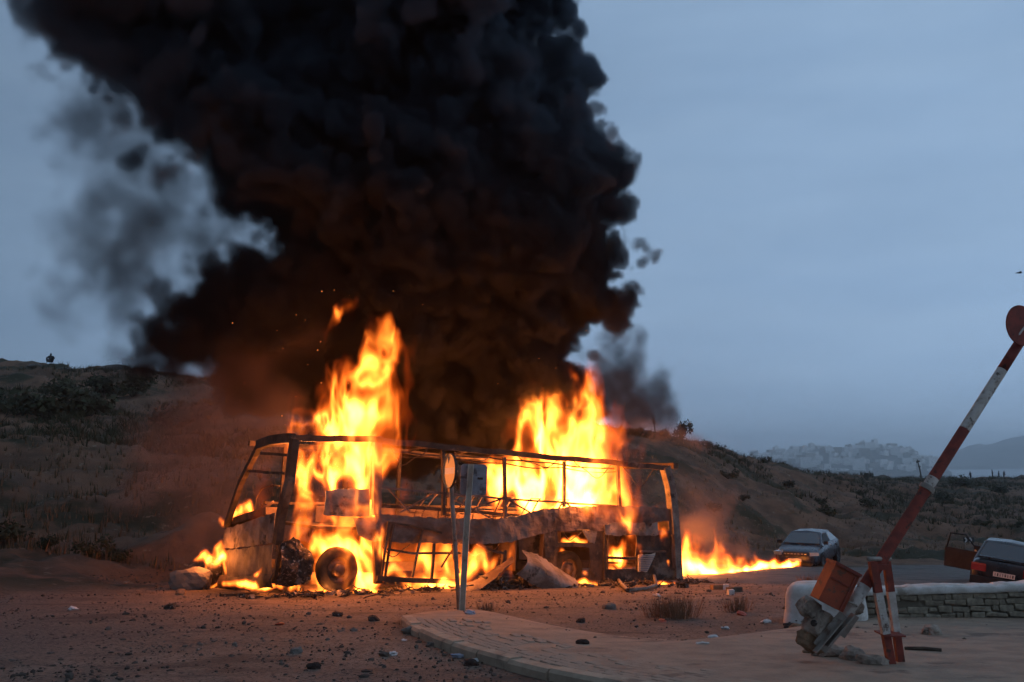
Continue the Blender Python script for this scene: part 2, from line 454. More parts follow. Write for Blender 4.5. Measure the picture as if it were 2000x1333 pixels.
# pavement island in the foreground, its kerb stones and the first courses of pavers
KERB_PX = [(778, 1216), (798, 1238), (845, 1262), (900, 1282), (960, 1301), (1020, 1318), (1090, 1336), (1180, 1355), (1300, 1378), (1480, 1410), (1750, 1450), (2200, 1500), (2900, 1560)]
FAR_PX = [(778, 1214), (812, 1205), (862, 1199), (920, 1195), (965, 1202), (1010, 1213), (1060, 1225), (1110, 1235), (1200, 1250), (1300, 1260), (1400, 1264), (1480, 1260), (1540, 1245), (1600, 1226), (1690, 1214), (2000, 1196), (2300, 1196), (2900, 1200)]
KH = .115
def dense(px, step=.12):
    P = [gp(*q) for q in px]; out = [P[0]]
    # smooth the polyline
    L = [0]
    for a, b in zip(P, P[1:]): L.append(L[-1] + (b - a).length)
    s = np.arange(0, L[-1], step)
    xs = np.interp(s, L, [p.x for p in P]); ys = np.interp(s, L, [p.y for p in P])
    k = np.ones(9) / 9
    xs = np.convolve(np.pad(xs, 4, mode='edge'), k, 'valid'); ys = np.convolve(np.pad(ys, 4, mode='edge'), k, 'valid')
    return np.stack([xs, ys], 1)
kerb_line = dense(KERB_PX); far_line = dense(FAR_PX)
def build_pavement():
    n = 260; nv = 40
    def resamp(l, n):
        d = np.concatenate([[0], np.cumsum(np.linalg.norm(np.diff(l, axis=0), axis=1))]); s = np.linspace(0, d[-1], n)
        return np.stack([np.interp(s, d, l[:, 0]), np.interp(s, d, l[:, 1])], 1)
    a = resamp(kerb_line, n); b = resamp(far_line, n)
    V = []; Fc = []
    for i in range(n):
        d = b[i] - a[i]; L = max(np.linalg.norm(d), 1e-4); off = min(.16 / L, .5)
        for j in range(nv):
            t = off + (1 - off) * (j / (nv - 1)) ** 1.3
            p = a[i] + d * t
            e = KH * (1 - .45 * t) - (.015 if j == 0 else 0)
            if j == nv - 1: e = -.06
            V.append((p[0], p[1], gz(p[0], p[1]) + e))
    for i in range(n - 1):
        for j in range(nv - 1): Fc.append((i * nv + j, (i + 1) * nv + j, (i + 1) * nv + j + 1, i * nv + j + 1))
    pav = tag(link('pavement', mesh('pavement', V, Fc, M['pavement'], True)), kind='structure')
    # kerb stones
    d = np.concatenate([[0], np.cumsum(np.linalg.norm(np.diff(kerb_line, axis=0), axis=1))])
    def kp(s): return np.array([np.interp(s, d, kerb_line[:, 0]), np.interp(s, d, kerb_line[:, 1])])
    s = .12; rnd = random.Random(5)
    while s < 11.5:
        L = .78 if s > 1.0 else .42
        m = MB(); cs = []
        h = KH + rnd.uniform(-.012, .014); dx = rnd.uniform(-.012, .012)
        for q in np.linspace(s, s + L - .018, 7):
            p = kp(q); t = kp(q + .05) - kp(q - .05); t /= np.linalg.norm(t); nn = np.array([-t[1], t[0]])
            if (far_line[len(far_line) // 2] - p) @ nn < 0: nn = -nn
            g = gz(p[0], p[1])
            ring = []
            for (u, z) in [(0 + dx, -.12), (.0 + dx, h - .035), (.03 + dx, h), (.165 + dx, h + .004), (.165 + dx, -.12)]:
                w = p + nn * u; ring.append((w[0], w[1], g + z))
            cs.append(ring)
        vs = [v for r in cs for v in r]; fs = [(4, 3, 2, 1, 0), tuple(30 + k for k in range(5))]
        for i in range(6):
            for k in range(5):
                k2 = (k + 1) % 5; fs.append((i * 5 + k, i * 5 + k2, (i + 1) * 5 + k2, (i + 1) * 5 + k))
        m.add(vs, fs); m.build('kerbstone', M['concrete'], pav)
        s += L
    # pavers: three courses inside the kerb, more further in, half buried in dust
    bm = bmesh.new(); bmesh.ops.create_cube(bm, size=1)
    bmesh.ops.scale(bm, vec=(.195, .095, .05), verts=bm.verts)
    bmesh.ops.bevel(bm, geom=bm.edges[:], offset=.008, segments=1, affect='EDGES')
    pm = bpy.data.meshes.new('paver'); bm.to_mesh(pm); bm.free(); pm.materials.append(M['paver'])
    cnt = 0
    for row in range(9):
        s = .7 + .1 * (row % 2)
        while s < 9.0 and cnt < 295:
            p = kp(s); t = kp(s + .05) - kp(s - .05); t /= np.linalg.norm(t); nn = np.array([-t[1], t[0]])
            if (far_line[len(far_line) // 2] - p) @ nn < 0: nn = -nn
            w = p + nn * (.235 + row * .112)
            if rnd.random() < (.97, .95, .9, .5, .45, .35, .3, .25, .2)[row]:
                e = KH * (1 - .45 * (row * .112 + .235) / 4.5)
                o = link('paver', pm, pav, (w[0], w[1], gz(w[0], w[1]) + e - .019 + rnd.uniform(-.006, .005)), (rnd.uniform(-.03, .03), rnd.uniform(-.03, .03), math.atan2(t[1], t[0]) + rnd.uniform(-.03, .03)))
                cnt += 1
            s += .208
    return pav
build_pavement()
def pave_z(x, y): return gz(x, y) + KH * .75

# sea and the far shore
o = link('sea', mesh('sea', [(-3900, 330, CZ - 30), (3900, 330, CZ - 30), (3900, 5900, CZ - 30), (-3900, 5900, CZ - 30)], [(0, 1, 2, 3)], M['sea'])); tag(o, kind='structure')
def headland(name, pts, Y, depth, seed, amp):
    xs = np.linspace(pts[0][0], pts[-1][0], 160); V = []; Fc = []; nv = 22
    for x in xs:
        top = at(x, np.interp(x, [p[0] for p in pts], [p[1] for p in pts]), Y); h = top.z - (CZ - 30)
        for j in range(nv):
            t = j / (nv - 1) * 2 - 1
            z = CZ - 31.5 + (h + 1.5) * max(0, 1 - abs(t) ** 1.7)
            V.append([top.x * (1 + t * depth / Y), Y + t * depth, z])
    V = np.array(V); q = V.copy(); q[:, 2] = 0
    V[:, 2] += fbm(q, .012, 4, seed) * amp * np.clip((V[:, 2] - CZ + 30) / 25, 0, 1)
    for i in range(len(xs) - 1):
        for j in range(nv - 1): Fc.append((i * nv + j, (i + 1) * nv + j, (i + 1) * nv + j + 1, i * nv + j + 1))
    o = link(name, mesh(name, V, Fc, M['farland'], True)); tag(o, kind='structure')
    return V.reshape(len(xs), nv, 3)
town_v = headland('hills', [(1380, 912), (1440, 896), (1490, 889), (1540, 884), (1600, 879), (1640, 882), (1690, 875), (1740, 877), (1780, 886), (1830, 902), (1860, 924)], 2000, 330, 3, 6)
headland('hills', [(1770, 911), (1830, 897), (1862, 884), (1890, 870), (1940, 866), (2000, 853), (2100, 842), (2300, 838), (2700, 860)], 3400, 500, 8, 10)
headland('hills', [(1600, 924), (1640, 915), (1720, 910), (1800, 910), (1880, 911), (1930, 911), (1950, 917)], 2700, 60, 5, 2)
def town():
    rnd = random.Random(21); metas = []
    for (w, d, h, pent) in [(11, 9, 9, 1), (16, 10, 12, 0), (9, 9, 6, 1), (22, 9, 8, 0), (8, 7, 14, 1)]:
        m = MB(); m.box((0, 0, h / 2 - 2), (w, d, h + 4))
        for sx in (-1, 1): m.box((sx * (w / 2 - .3), 0, h + .5), (.6, d, 1.0))
        m.box((0, -d / 2 + .3, h + .5), (w - 1.3, .6, 1.0))
        if pent: m.box((w * .2, d * .1, h + 1.4), (w * .35, d * .4, 2.8))
        for mt in ('farhouse', 'farhouse2'): metas.append(mesh('house', m.v, m.f, M[mt]))
    n, nv, _ = town_v.shape; cnt = 0
    spots = []
    while cnt < 190:
        i = rnd.randrange(4, n - 12); j = rnd.uniform(1.5, nv / 2)
        p = town_v[i, int(j)]; q = town_v[i, min(int(j) + 1, nv - 1)]; w = p + (q - p) * (j - int(j))
        if vnoise(np.array([[w[0] * .009, w[2] * .05, 3.3]]))[0] < -.18: continue     # green gaps between the quarters
        o = link('house', metas[rnd.choice([0, 0, 2, 2, 4, 4, 6, 8, 1, 3, 5])], None, (w[0], w[1], w[2] - 1.0), (0, 0, rnd.uniform(-.5, .5)))
        s = rnd.uniform(.7, 1.25); o.scale = (s, s, s * rnd.uniform(.8, 1.1))
        tag(o, 'pale hazy house in the town across the water', 'house', 'houses of the far town')
        cnt += 1
    for (px, w) in ((1618, 26), (1668, 60), (1630, 18)):
        p = at(px, 917 if w < 50 else 912, 1720); m = MB()
        m.box((0, 0, 2), (w, 12, 12)); m.box((-w * .3, 0, 9), (w * .25, 10, 4)); m.box((w * .47, 0, 9.5), (w * .05, 9, 5))
        o = m.build('house', M['farhouse'], None, False, (p.x, p.y, CZ - 29))
        tag(o, {26: 'white block at the harbour edge left of the long white quay building', 60: 'long low white building on the far harbour front', 18: 'small white box-like building at the far quay'}[w], 'building')
town()

# ================================================================== VEGETATION AND LOOSE GROUND COVER
def on_hill(rnd, lo, hi, px0, px1):
    Y = lo + (hi - lo) * rnd.random() ** 1.3
    px = rnd.uniform(px0, px1); x = (px - 1000) / F * Y
    return x, Y, gz(x, Y)
def hill_h(x, y):
    """ground height with the relief the sheet carries"""
    P = np.array([[x, y, 0.0]]); hm = min(max((y - .75 * x - 27) / 12, 0), 1) if y >= 20 else 0
    hm = max(hm, min(max((y - 64) / 10, 0), 1))
    return gz(x, y) + hm * float((fbm(P, .22, 4, 3) * .75 + np.abs(fbm(P, .9, 3, 9)) * .22)[0]) + (1 - hm) * float(fbm(P, 1.1, 3, 5)[0]) * .018
def hill_hs(X, Y):
    P = np.stack([X, Y, 0 * X], 1); hm = np.clip((Y - .75 * X - 27) / 12, 0, 1); hm[Y < 20] = 0
    hm = np.maximum(hm, np.clip((Y - 64) / 10, 0, 1))
    return ground_z(X, Y) + hm * (fbm(P, .22, 4, 3) * .75 + np.abs(fbm(P, .9, 3, 9)) * .22) + (1 - hm) * fbm(P, 1.1, 3, 5) * .018
def tufts(name, X, Y, size, nb, mats, seed, label, cat, lean=.5):
    r = np.random.default_rng(seed); n = len(X); Z = hill_hs(X, Y)
    V = []; Fc = []
    base = np.stack([X, Y, Z - .03], 1)
    for b in range(nb):
        a = r.uniform(0, 2 * np.pi, n); sp = r.uniform(0, .25, n) * size; h = size * r.uniform(.45, 1.15, n); ln = r.uniform(0, lean, n) * h
        root = base + np.stack([np.cos(a) * sp, np.sin(a) * sp, 0 * a], 1)
        tip = root + np.stack([np.cos(a) * ln, np.sin(a) * ln, h], 1)
        wv = np.stack([-np.sin(a), np.cos(a), 0 * a], 1) * (size * r.uniform(.03, .08, n))[:, None]
        i0 = len(V) * 3 if False else None
        V.append(np.stack([root - wv, root + wv, tip], 1).reshape(-1, 3))
    V = np.concatenate(V); k = len(V) // 3
    Fc = np.arange(3 * k).reshape(k, 3)
    me = bpy.data.meshes.new(name); me.from_pydata(V.tolist(), [], Fc.tolist())
    for m in mats: me.materials.append(m)
    me.polygons.foreach_set('material_index', list(r.integers(0, len(mats), k)))
    return tag(link(name, me), label, cat, None, 'stuff')
rg = np.random.default_rng(4)
def scatter(n, px0, px1, lo, hi, pw=1.3, clump=None):
    Y = lo + (hi - lo) * rg.random(n) ** pw; px = rg.uniform(px0, px1, n); X = (px - 1000) / F * Y
    if clump is not None:
        c = vnoise(np.stack([X, Y, 0 * X], 1), clump[0], clump[2]); k = c > clump[1]
        X, Y = X[k], Y[k]
    return X, Y
X, Y = scatter(9000, -150, 1000, 28.5, 96, 1.2, (.35, -.25, 4))
tufts('dry_grass', X, Y, rg.uniform(.18, .5, len(X)), 4, [M['drygrass'], M['drygrass'], M['scrub']], 1, 'dry reddish brown grass covering the hillside on the left', 'grass')
X, Y = scatter(16000, 1150, 2150, 44, 185, 1.1, (.3, -.3, 6)); k = (Y - .9 * X > 33) | (Y > 66); X, Y = X[k], Y[k]
tufts('dry_grass', X, Y, rg.uniform(.12, .34, len(X)), 5, [M['drygrass'], M['drygrass'], M['drygrass2'], M['scrub']], 2, 'dry grass covering the slope behind the cars on the right', 'grass')
X, Y = scatter(13000, 1180, 2150, 78, 187, .8, (.10, -.22, 7))
tufts('low_scrub', X, Y, rg.uniform(.3, .7, len(X)), 8, [M['scrub']], 3, 'dark low scrub in patches along the ridge on the right', 'scrub', 1.6)
X, Y = scatter(5000, -150, 900, 50, 96, 1.0, (.15, .1, 12))
tufts('low_scrub', X, Y, rg.uniform(.3, .7, len(X)), 8, [M['scrub']], 8, 'dark low scrub in patches on the upper hillside left of the smoke', 'scrub', 1.6)

def leaf_bush(seed, n=420, leaf=.07, squash=.8, stem=True):
    """many small leaves spread through several uneven clumps"""
    r = np.random.default_rng(seed); V = []; Fc = []; cl = []
    for k in range(9):
        a = r.uniform(0, 2 * np.pi); d = r.uniform(0, .62)
        cl.append((d * math.cos(a), d * math.sin(a), r.uniform(.3, .95) * squash, r.uniform(.2, .42)))
    for i in range(n):
        cx, cy, cz, cr = cl[r.integers(len(cl))]
        u = r.normal(size=3); u /= np.linalg.norm(u); p = np.array([cx, cy, cz]) + u * cr * r.random() ** .45
        if p[2] < .04: p[2] = abs(p[2]) + .04
        a = r.normal(size=3); a /= np.linalg.norm(a); b = np.cross(a, u); b /= np.linalg.norm(b) + 1e-6
        s = leaf * r.uniform(.6, 1.5); k0 = len(V)
        V += [p - a * s, p + b * s * .5, p + a * s, p - b * s * .5]; Fc.append((k0, k0 + 1, k0 + 2, k0 + 3))
    return V, Fc, cl
BUSH = []
for s in range(5):
    v, f, cl = leaf_bush(s + 30, 520, .085, .75)
    st = MB()
    for (x, y, z, r_) in cl: st.tube([(0, 0, -.1), (x * .4, y * .4, z * .45), (x, y, z)], [.035, .025, .01], 5)
    BUSH.append((mesh('crown', v, f, M['bushleaf'] if s % 2 else M['scrub']), mesh('stem', st.v, st.f, M['bark'])))
def bush(name, p, size, k, label, cat='shrub', group=None, h=1.0):
    e = empty(name, p, (0, 0, k * 1.7)); e.scale = (size, size, size * h)
    a = link('crown', BUSH[k % 5][0], e); b = link('trunk' if 'tree' in name else 'stem', BUSH[k % 5][1], e)
    return tag(e, label, cat, group)
def bush_at(px, py, Y, wpx, k, label, **kw):
    p = at(px, py, Y); z = hill_h(p.x, p.y)
    return bush(kw.pop('name', 'shrub'), (p.x, p.y, z - .05), wpx / F * Y / 1.5, k, label, **kw)
bush_at(1330, 864, 83, 46, 1, 'dark round bush standing alone on the crest right of the smoke', h=1.35, name='small_tree', cat='tree')
ORD = ['first', 'second', 'third', 'fourth', 'fifth', 'sixth', 'seventh', 'eighth', 'ninth', 'tenth', 'eleventh', 'twelfth', 'thirteenth', 'fourteenth', 'fifteenth']
CREST = [(1300, 81), (1362, 86), (1385, 87), (1402, 90), (1425, 92), (1443, 93), (1462, 96), (1492, 98), (1530, 104), (1560, 110), (1240, 79), (1262, 80), (1600, 118), (1636, 122), (1690, 138)]
for k, (px, Yc) in enumerate(CREST):
    bush_at(px, 880, Yc, [26, 34, 20, 30, 24, 28, 22][k % 7], k + 2, 'low dark shrub on the right-hand crest line, %s from the smoke' % ORD[sorted(c[0] for c in CREST).index(px)], group='shrubs along the right-hand crest')
for k, (px, py, Yc, wpx, lab) in enumerate([
    (20, 1040, 33, 95, 'dark green bush at the left edge at the foot of the hill'),
    (85, 1105, 29, 60, 'small dry bush at the foot of the left hill, leftmost of three by the litter'),
    (185, 1108, 29, 80, 'dry bush at the foot of the left hill between two smaller ones'),
    (225, 1112, 28.8, 55, 'low tuft-like bush at the hill foot left of the boulder'),
    (95, 830, 62, 130, 'wide dark shrub halfway up the left hill'),
    (165, 835, 62, 120, 'dark shrub in the middle of the row on the left hill'),
    (330, 820, 66, 90, 'dark shrub on the left hill nearest the smoke'),
    (40, 805, 68, 100, 'dark shrub by the left edge halfway up the hill'),
    (205, 770, 78, 90, 'greenish shrub high on the left hill below the flat rock'),
    (260, 765, 78, 80, 'greenish shrub below the skyline left of the smoke'),
    (120, 775, 76, 90, 'flat dark shrub below the seated figure on the hill'),
    ]):
    bush_at(px, py, Yc, wpx, k, lab, h=.8)
SLOPE = [(1395, 1000, 60), (1450, 985, 66), (1620, 1050, 70), (1600, 975, 84), (1700, 1010, 86), (1760, 1040, 78), (1850, 1000, 100), (1920, 1040, 82), (1960, 980, 115), (1680, 985, 96), (1880, 965, 130), (1540, 960, 84), (1420, 940, 72), (1990, 1050, 80)]
for k, (px, py, Yc) in enumerate(SLOPE):
    bush_at(px, py, Yc, [44, 30, 52, 36][k % 4], k, 'low brown-green shrub on the slope behind the two cars, %s from the bus' % ORD[sorted(c[0] for c in SLOPE).index(px)], group='shrubs on the right slope', h=.7)

# flat rock and stones on the skyline of the left hill
for k, (px, py, Yc, r_, lab) in enumerate([(224, 733, 95.5, .85, 'flat dark rock slab on the skyline of the left hill'), (70, 738, 92, .5, 'pale stone below the seated figure on the left hill'), (97, 741, 91, .4, 'small pale stone low on the left hilltop'), (125, 737, 92, .45, 'pale stone on the left hilltop between slab and figure'), (175, 736, 93, .3, 'smallest pale stone left of the flat slab')]):
    p = at(px, py, Yc); rock('rock', r_, M['hillrock'], k + 40, (1.6, .8, .45), .25, 2, None, (p.x, p.y, hill_h(p.x, p.y) + r_ * .25)); tag(bpy.context.scene.objects[-1] if False else COL.objects[-1], lab, 'rock')

# loose stones over the dirt
def grit():
    rnd = np.random.default_rng(9); V = []; Fc = []
    ico = bmesh.new(); bmesh.ops.create_icosphere(ico, subdivisions=1, radius=1); bmesh.ops.decimate if False else None
    iv = np.array([v.co for v in ico.verts]); fi = np.array([[v.index for v in f.verts] for f in ico.faces]); ico.free()
    n = 24000
    Yg = 6.5 + 24 * rnd.random(n) ** 1.0; px = rnd.uniform(-120, 2120, n); Xg = (px - 1000) / F * Yg
    Zg = ground_z(Xg, Yg)
    # stones on the pavement ride on top of it
    pav = np.zeros(n, bool)
    for i in range(n):
        if Yg[i] < 17.5:
            d = np.hypot(kerb_line[:, 0] - Xg[i], kerb_line[:, 1] - Yg[i]); j = d.argmin()
            t = kerb_line[min(j + 1, len(kerb_line) - 1)] - kerb_line[max(j - 1, 0)]
            c = t[0] * (Yg[i] - kerb_line[j, 1]) - t[1] * (Xg[i] - kerb_line[j, 0])
            pav[i] = c > 0
    keep = ~pav | (rnd.random(n) < .35)
    Zg = Zg + np.where(pav, .07, 0)
    sz = np.exp(rnd.normal(-4.7, .6, n)); sz = np.clip(sz, .004, .055) * np.where(pav, .7, 1)
    allv = []; allf = []; c = 0
    for i in np.nonzero(keep)[0]:
        s = sz[i] * rnd.uniform(.6, 1.3, 3) * np.array([1, 1, .65]); a = rnd.uniform(0, 6.28)
        q = iv * (1 + rnd.uniform(-.25, .25, (len(iv), 1))) * s
        q = np.stack([q[:, 0] * math.cos(a) - q[:, 1] * math.sin(a), q[:, 0] * math.sin(a) + q[:, 1] * math.cos(a), q[:, 2]], 1)
        allv.append(q + [Xg[i], Yg[i], Zg[i] + s[2] * .3]); allf.append(fi + c); c += len(iv)
    me = bpy.data.meshes.new('loose_stones'); me.from_pydata(np.concatenate(allv).tolist(), [], np.concatenate(allf).tolist()); me.materials.append(M['grit'])
    tag(link('loose_stones', me), 'loose stones and grit strewn over the dirt around the bus', 'gravel', None, 'stuff')
grit()

# ================================================================== THE BURNING BUS
B0 = at(540, 1156, 21.0); B1 = at(1325, 1136, 27.7)
BL = (B1 - B0).length
EX = (B1 - B0).normalized()                                  # front -> rear
EY = Vector((-EX.y, EX.x, 0)).normalized()                   # towards the far side
EZ = EX.cross(EY).normalized()
BMAT = Matrix((EX, EY, EZ)).transposed().to_4x4(); BMAT.translation = B0
BINV = BMAT.inverted()
BWID = 2.5
def bp(px, py, w=0.0):
    """photograph pixel -> bus coordinates (along, across, up) on the lengthwise plane at depth w"""
    d = ray(px, py); o = CAMP - (B0 + EY * w)
    t = -o.dot(EY) / d.dot(EY)
    return BINV @ (CAMP + d * t)
def bf(px, py, s=0.0):
    """the same on the crosswise plane at distance s from the front"""
    d = ray(px, py); o = CAMP - (B0 + EX * s)
    t = -o.dot(EX) / d.dot(EX)
    return BINV @ (CAMP + d * t)
bus = empty('burning_bus', B0); bus.matrix_world = BMAT
tag(bus, 'burnt-out coach skeleton engulfed in flames in the middle of the picture', 'bus')
XA, YA, ZA = Vector((1, 0, 0)), Vector((0, 1, 0)), Vector((0, 0, 1))
def beam(name, pts, w, d=None, mat='soot', parent=None, off=0.0, nrm=YA, label=None, jit=.012, seed=0):
    """charred beam along bus-space points, slightly warped"""
    P = [Vector(p) for p in pts]; Q = []
    for a, b in zip(P, P[1:]):
        n = max(2, int((b - a).length / .22))
        for i in range(n): Q.append(a.lerp(b, i / n))
    Q.append(P[-1])
    nz = np.array([[q.x, q.y, q.z] for q in Q])
    dz = fbm(nz, 1.3, 2, 31 + seed) * jit
    Q = [Vector((q.x + dd * .5, q.y + off, q.z + dd)) for q, dd in zip(Q, dz)]
    m = MB(); m.bar(Q, w, d or w, 0, nrm)
    o = m.build(name, M[mat], parent or bus)
    if label: o['label'] = label
    return o
def nbar(name, px, w, d=None, wd=0.0, **k): return beam(name, [bp(x, y, wd) for x, y in px], w, d, **k)
def sheet(name, top, bot, mat, wd=0.0, th=.02, nv=8, bulge=0.0, crumple=.03, parent=None, label=None, f=bp, seed=1, n=None, holes=0.0, obj_parent=True, wtop=None, wbot=None):
    """torn, crumpled sheet between an upper and a lower edge traced in the photograph"""
    n = n or max(10, int(abs(top[-1][0] - top[0][0]) / 4))
    def rs(e, k):
        L = np.concatenate([[0], np.cumsum(np.hypot(np.diff([p[0] for p in e]), np.diff([p[1] for p in e])))])
        s = np.linspace(0, L[-1], k); return list(zip(np.interp(s, L, [p[0] for p in e]), np.interp(s, L, [p[1] for p in e])))
    T, Bt = rs(top, n), rs(bot, n); V = []
    for i in range(n):
        for j in range(nv):
            t = j / (nv - 1); jag = (vnoise(np.array([[i * .7, j, seed]]))[0] * 1.6 if j in (0, nv - 1) else 0)
            x = T[i][0] * (1 - t) + Bt[i][0] * t; y = T[i][1] * (1 - t) + Bt[i][1] * t + jag
            w_ = wd if wtop is None else wtop * (1 - t) + wbot * t
            p = f(x, y, w_); p = Vector(p)
            o = -bulge * math.sin(math.pi * t) if not callable(bulge) else -bulge(i / (n - 1), t)
            if f is bp: p.y += o
            else: p.x += o
            V.append(p)
    A = np.array([[p.x, p.y, p.z] for p in V])
    dn = fbm(A, 2.2, 3, seed) * crumple + np.abs(fbm(A, 5, 2, seed + 4)) * crumple * .4
    A[:, 1 if f is bp else 0] -= dn
    B_ = A.copy(); B_[:, 1 if f is bp else 0] += th
    N_ = n * nv; fs = []
    keep = {}
    for i in range(n - 1):
        for j in range(nv - 1):
            c = A[i * nv + j]
            if holes and vnoise(np.array([c]), 3.1, seed + 9)[0] > 1 - holes: continue
            keep[(i, j)] = 1
    for (i, j) in keep:
        a, b, c, d = i * nv + j, (i + 1) * nv + j, (i + 1) * nv + j + 1, i * nv + j + 1
        fs.append((a, d, c, b)); fs.append((a + N_, b + N_, c + N_, d + N_))
        if (i - 1, j) not in keep: fs.append((a, a + N_, d + N_, d))
        if (i + 1, j) not in keep: fs.append((b, c, c + N_, b + N_))
        if (i, j - 1) not in keep: fs.append((a, b, b + N_, a + N_))
        if (i, j + 1) not in keep: fs.append((d, d + N_, c + N_, c))
    me = mesh(name, np.concatenate([A, B_]), fs, M[mat] if isinstance(mat, str) else mat, False)
    o = link(name, me, (parent or bus) if obj_parent else None)
    if label: o['label'] = label
    return o

# roof: near rail, far rail, front header, cross bows, light header strips
nbar('roof_rail', [(571, 857), (640, 858), (722, 859), (800, 866), (870, 874), (960, 882), (1100, 895), (1205, 904), (1302, 914)], .13, .12, jit=.03)
FAR = BWID
rail_h = [bp(x, y).z for x, y in [(571, 857), (870, 874), (1302, 914)]]
rail_s = [bp(x, y).x for x, y in [(571, 857), (870, 874), (1302, 914)]]
beam('roof_rail', [(rail_s[0], FAR, rail_h[0] - .08), (rail_s[1], FAR, rail_h[1] - .06), (rail_s[2] - .1, FAR, rail_h[2] - .05)], .11, .1, seed=3, jit=.05)
nbar('header_strip', [(742, 880), (860, 890), (985, 900), (1100, 908), (1200, 916)], .035, .05, wd=.12, seed=5, jit=.05)
nbar('header_strip', [(742, 888), (870, 900), (985, 906), (1040, 914), (1100, 912), (1150, 921), (1202, 922)], .028, .04, wd=.3, seed=6, jit=.05)
beam('roof_front', [bf(506, 869), (bf(506, 869).lerp(bf(571, 856), .5)) + Vector((-.05, 0, .03)), bf(571, 856)], .2, .16, nrm=XA, mat='soot')
for s_ in (4.2, 5.6, 7.2, 8.7, 10.1):
    h = np.interp(s_, rail_s, rail_h)
    beam('roof_bow', [(s_, .05, h - .02), (s_, FAR * .3, h + .05), (s_, FAR * .7, h + .03), (s_, FAR - .02, h - .06)], .05, .05, nrm=XA, seed=int(s_), jit=.04)
# pillars
beam('pillar', [bf(506, 872), bf(470, 944), bf(443, 1026)], .12, .12, nrm=XA, label='far front windscreen pillar leaning back')
beam('pillar', [bf(576, 857), bf(566, 940), bf(549, 1004), bf(541, 1064)], .2, .15, nrm=XA, mat='soot', label='near front pillar, wide and scorched')
beam('windscreen_bar', [bf(510, 886), bf(562, 889)], .06, .05, nrm=XA)
beam('windscreen_bar', [bf(486, 921), bf(557, 925)], .06, .05, nrm=XA, seed=4)
nbar('pillar', [(737, 853), (736, 930), (735, 1006)], .19, .12, mat='rust', label='broad scorched door pillar standing in the fire')
nbar('pillar', [(728, 890), (724, 976)], .10, .08, wd=.15, mat='rust')
for (x0, y0, x1, y1, w_) in [(865, 874, 866, 1006, .07), (985, 893, 987, 1012, .075), (1102, 901, 1102, 990, .075), (1206, 906, 1210, 990, .095)]:
    nbar('pillar', [(x0, y0), (x1, y1)], w_, .07, mat='rust' if x0 == 985 else 'soot', seed=x0)
for s_ in (1.0, 2.6, 4.1, 5.6, 7.1, 8.6, 10.2, 11.5):
    h = np.interp(s_, rail_s, rail_h) - .06
    beam('pillar', [(s_, FAR, h), (s_, FAR, 1.2)], .08, .07, seed=int(s_ * 3))
nbar('corner_pillar', [(1299, 912), (1309, 950), (1314, 1000), (1319, 1060), (1323, 1134)], .24, .2, mat='ash', seed=2, jit=.03, label='ash-streaked rear corner pillar')
beam('corner_pillar', [(BL - .1, FAR, 3.1), (BL, FAR, .3)], .22, .2, seed=8)
# waist rail with zig-zag bracing
nbar('waist_rail', [(738, 952), (860, 963), (985, 975), (1102, 982), (1205, 989)], .05, .05, mat='rust')
for a, b in [((846, 966), (780, 1002)), ((868, 967), (965, 1016)), ((976, 976), (918, 996)), ((992, 977), (1036, 1002)), ((1097, 984), (1090, 996)), ((1106, 984), (1120, 996)), ((760, 956), (800, 1000))]:
    nbar('brace', [a, b], .035, .035, wd=.03, mat='rust', seed=a[0])
nbar('sill_rail', [(742, 988), (880, 996), (1015, 1008)], .08, .06, wd=.25, mat='soot')
beam('waist_rail', [(.6, FAR, 1.75), (6, FAR, 1.78), (BL - .2, FAR, 1.75)], .06, .05, seed=9)
# side sheets
def belt_bulge(u, t): return .025 * math.sin(math.pi * t) + .20 * math.exp(-((u - .42) / .14) ** 2) * t
sheet('side_panel', [(733, 1003), (800, 1009), (880, 1013), (960, 1014), (1010, 1008), (1060, 995), (1120, 990), (1200, 988), (1284, 991)],
      [(733, 1056), (800, 1061), (900, 1063), (985, 1059), (1040, 1047), (1090, 1037), (1150, 1036), (1200, 1038), (1284, 1042)], 'rust', -.02, bulge=belt_bulge, crumple=.045, nv=12, n=130, seed=3, label='long sagging scorched side sheet below the windows')
sheet('side_panel', [(1284, 991), (1316, 995)], [(1284, 1019), (1318, 1019)], 'rust', -.02, crumple=.02, nv=5, seed=4)
sheet('side_panel', [(1284, 1037), (1319, 1037)], [(1284, 1046), (1320, 1046)], 'rust', -.02, crumple=.02, nv=4, seed=5)
sheet('side_panel', [(1305, 1018), (1318, 1018)], [(1306, 1038), (1319, 1038)], 'rust', -.02, crumple=.02, nv=5, seed=6)
sheet('side_panel', [(1180, 1026), (1215, 1019), (1250, 1022), (1283, 1021)], [(1182, 1046), (1215, 1046), (1250, 1046), (1284, 1046)], 'ash', -.10, crumple=.05, nv=6, seed=7, label='blistered ash-white strip above the engine bay')
sheet('side_panel', [(1062, 1037), (1088, 1037)], [(1064, 1130), (1088, 1132)], 'soot', 0, crumple=.05, nv=10, seed=8)
sheet('side_panel', [(1150, 1037), (1181, 1037)], [(1152, 1134), (1181, 1136)], 'soot', 0, crumple=.04, nv=10, seed=9)
sheet('side_panel', [(1140, 1037), (1163, 1037)], [(1150, 1058), (1163, 1062)], 'ash', -.06, crumple=.05, nv=5, seed=10)
nbar('wheel_arch_rail', [(1087, 1065), (1120, 1064), (1170, 1068)], .10, .08, seed=11)
sheet('engine_cover', [(1240, 1043), (1318, 1043)], [(1242, 1136), (1322, 1136)], 'soot', .03, crumple=.06, nv=12, seed=12, n=26)
sheet('side_skirt', [(1183, 1112), (1320, 1110)], [(1184, 1137), (1323, 1136)], 'soot', -.03, crumple=.03, nv=5, seed=13)
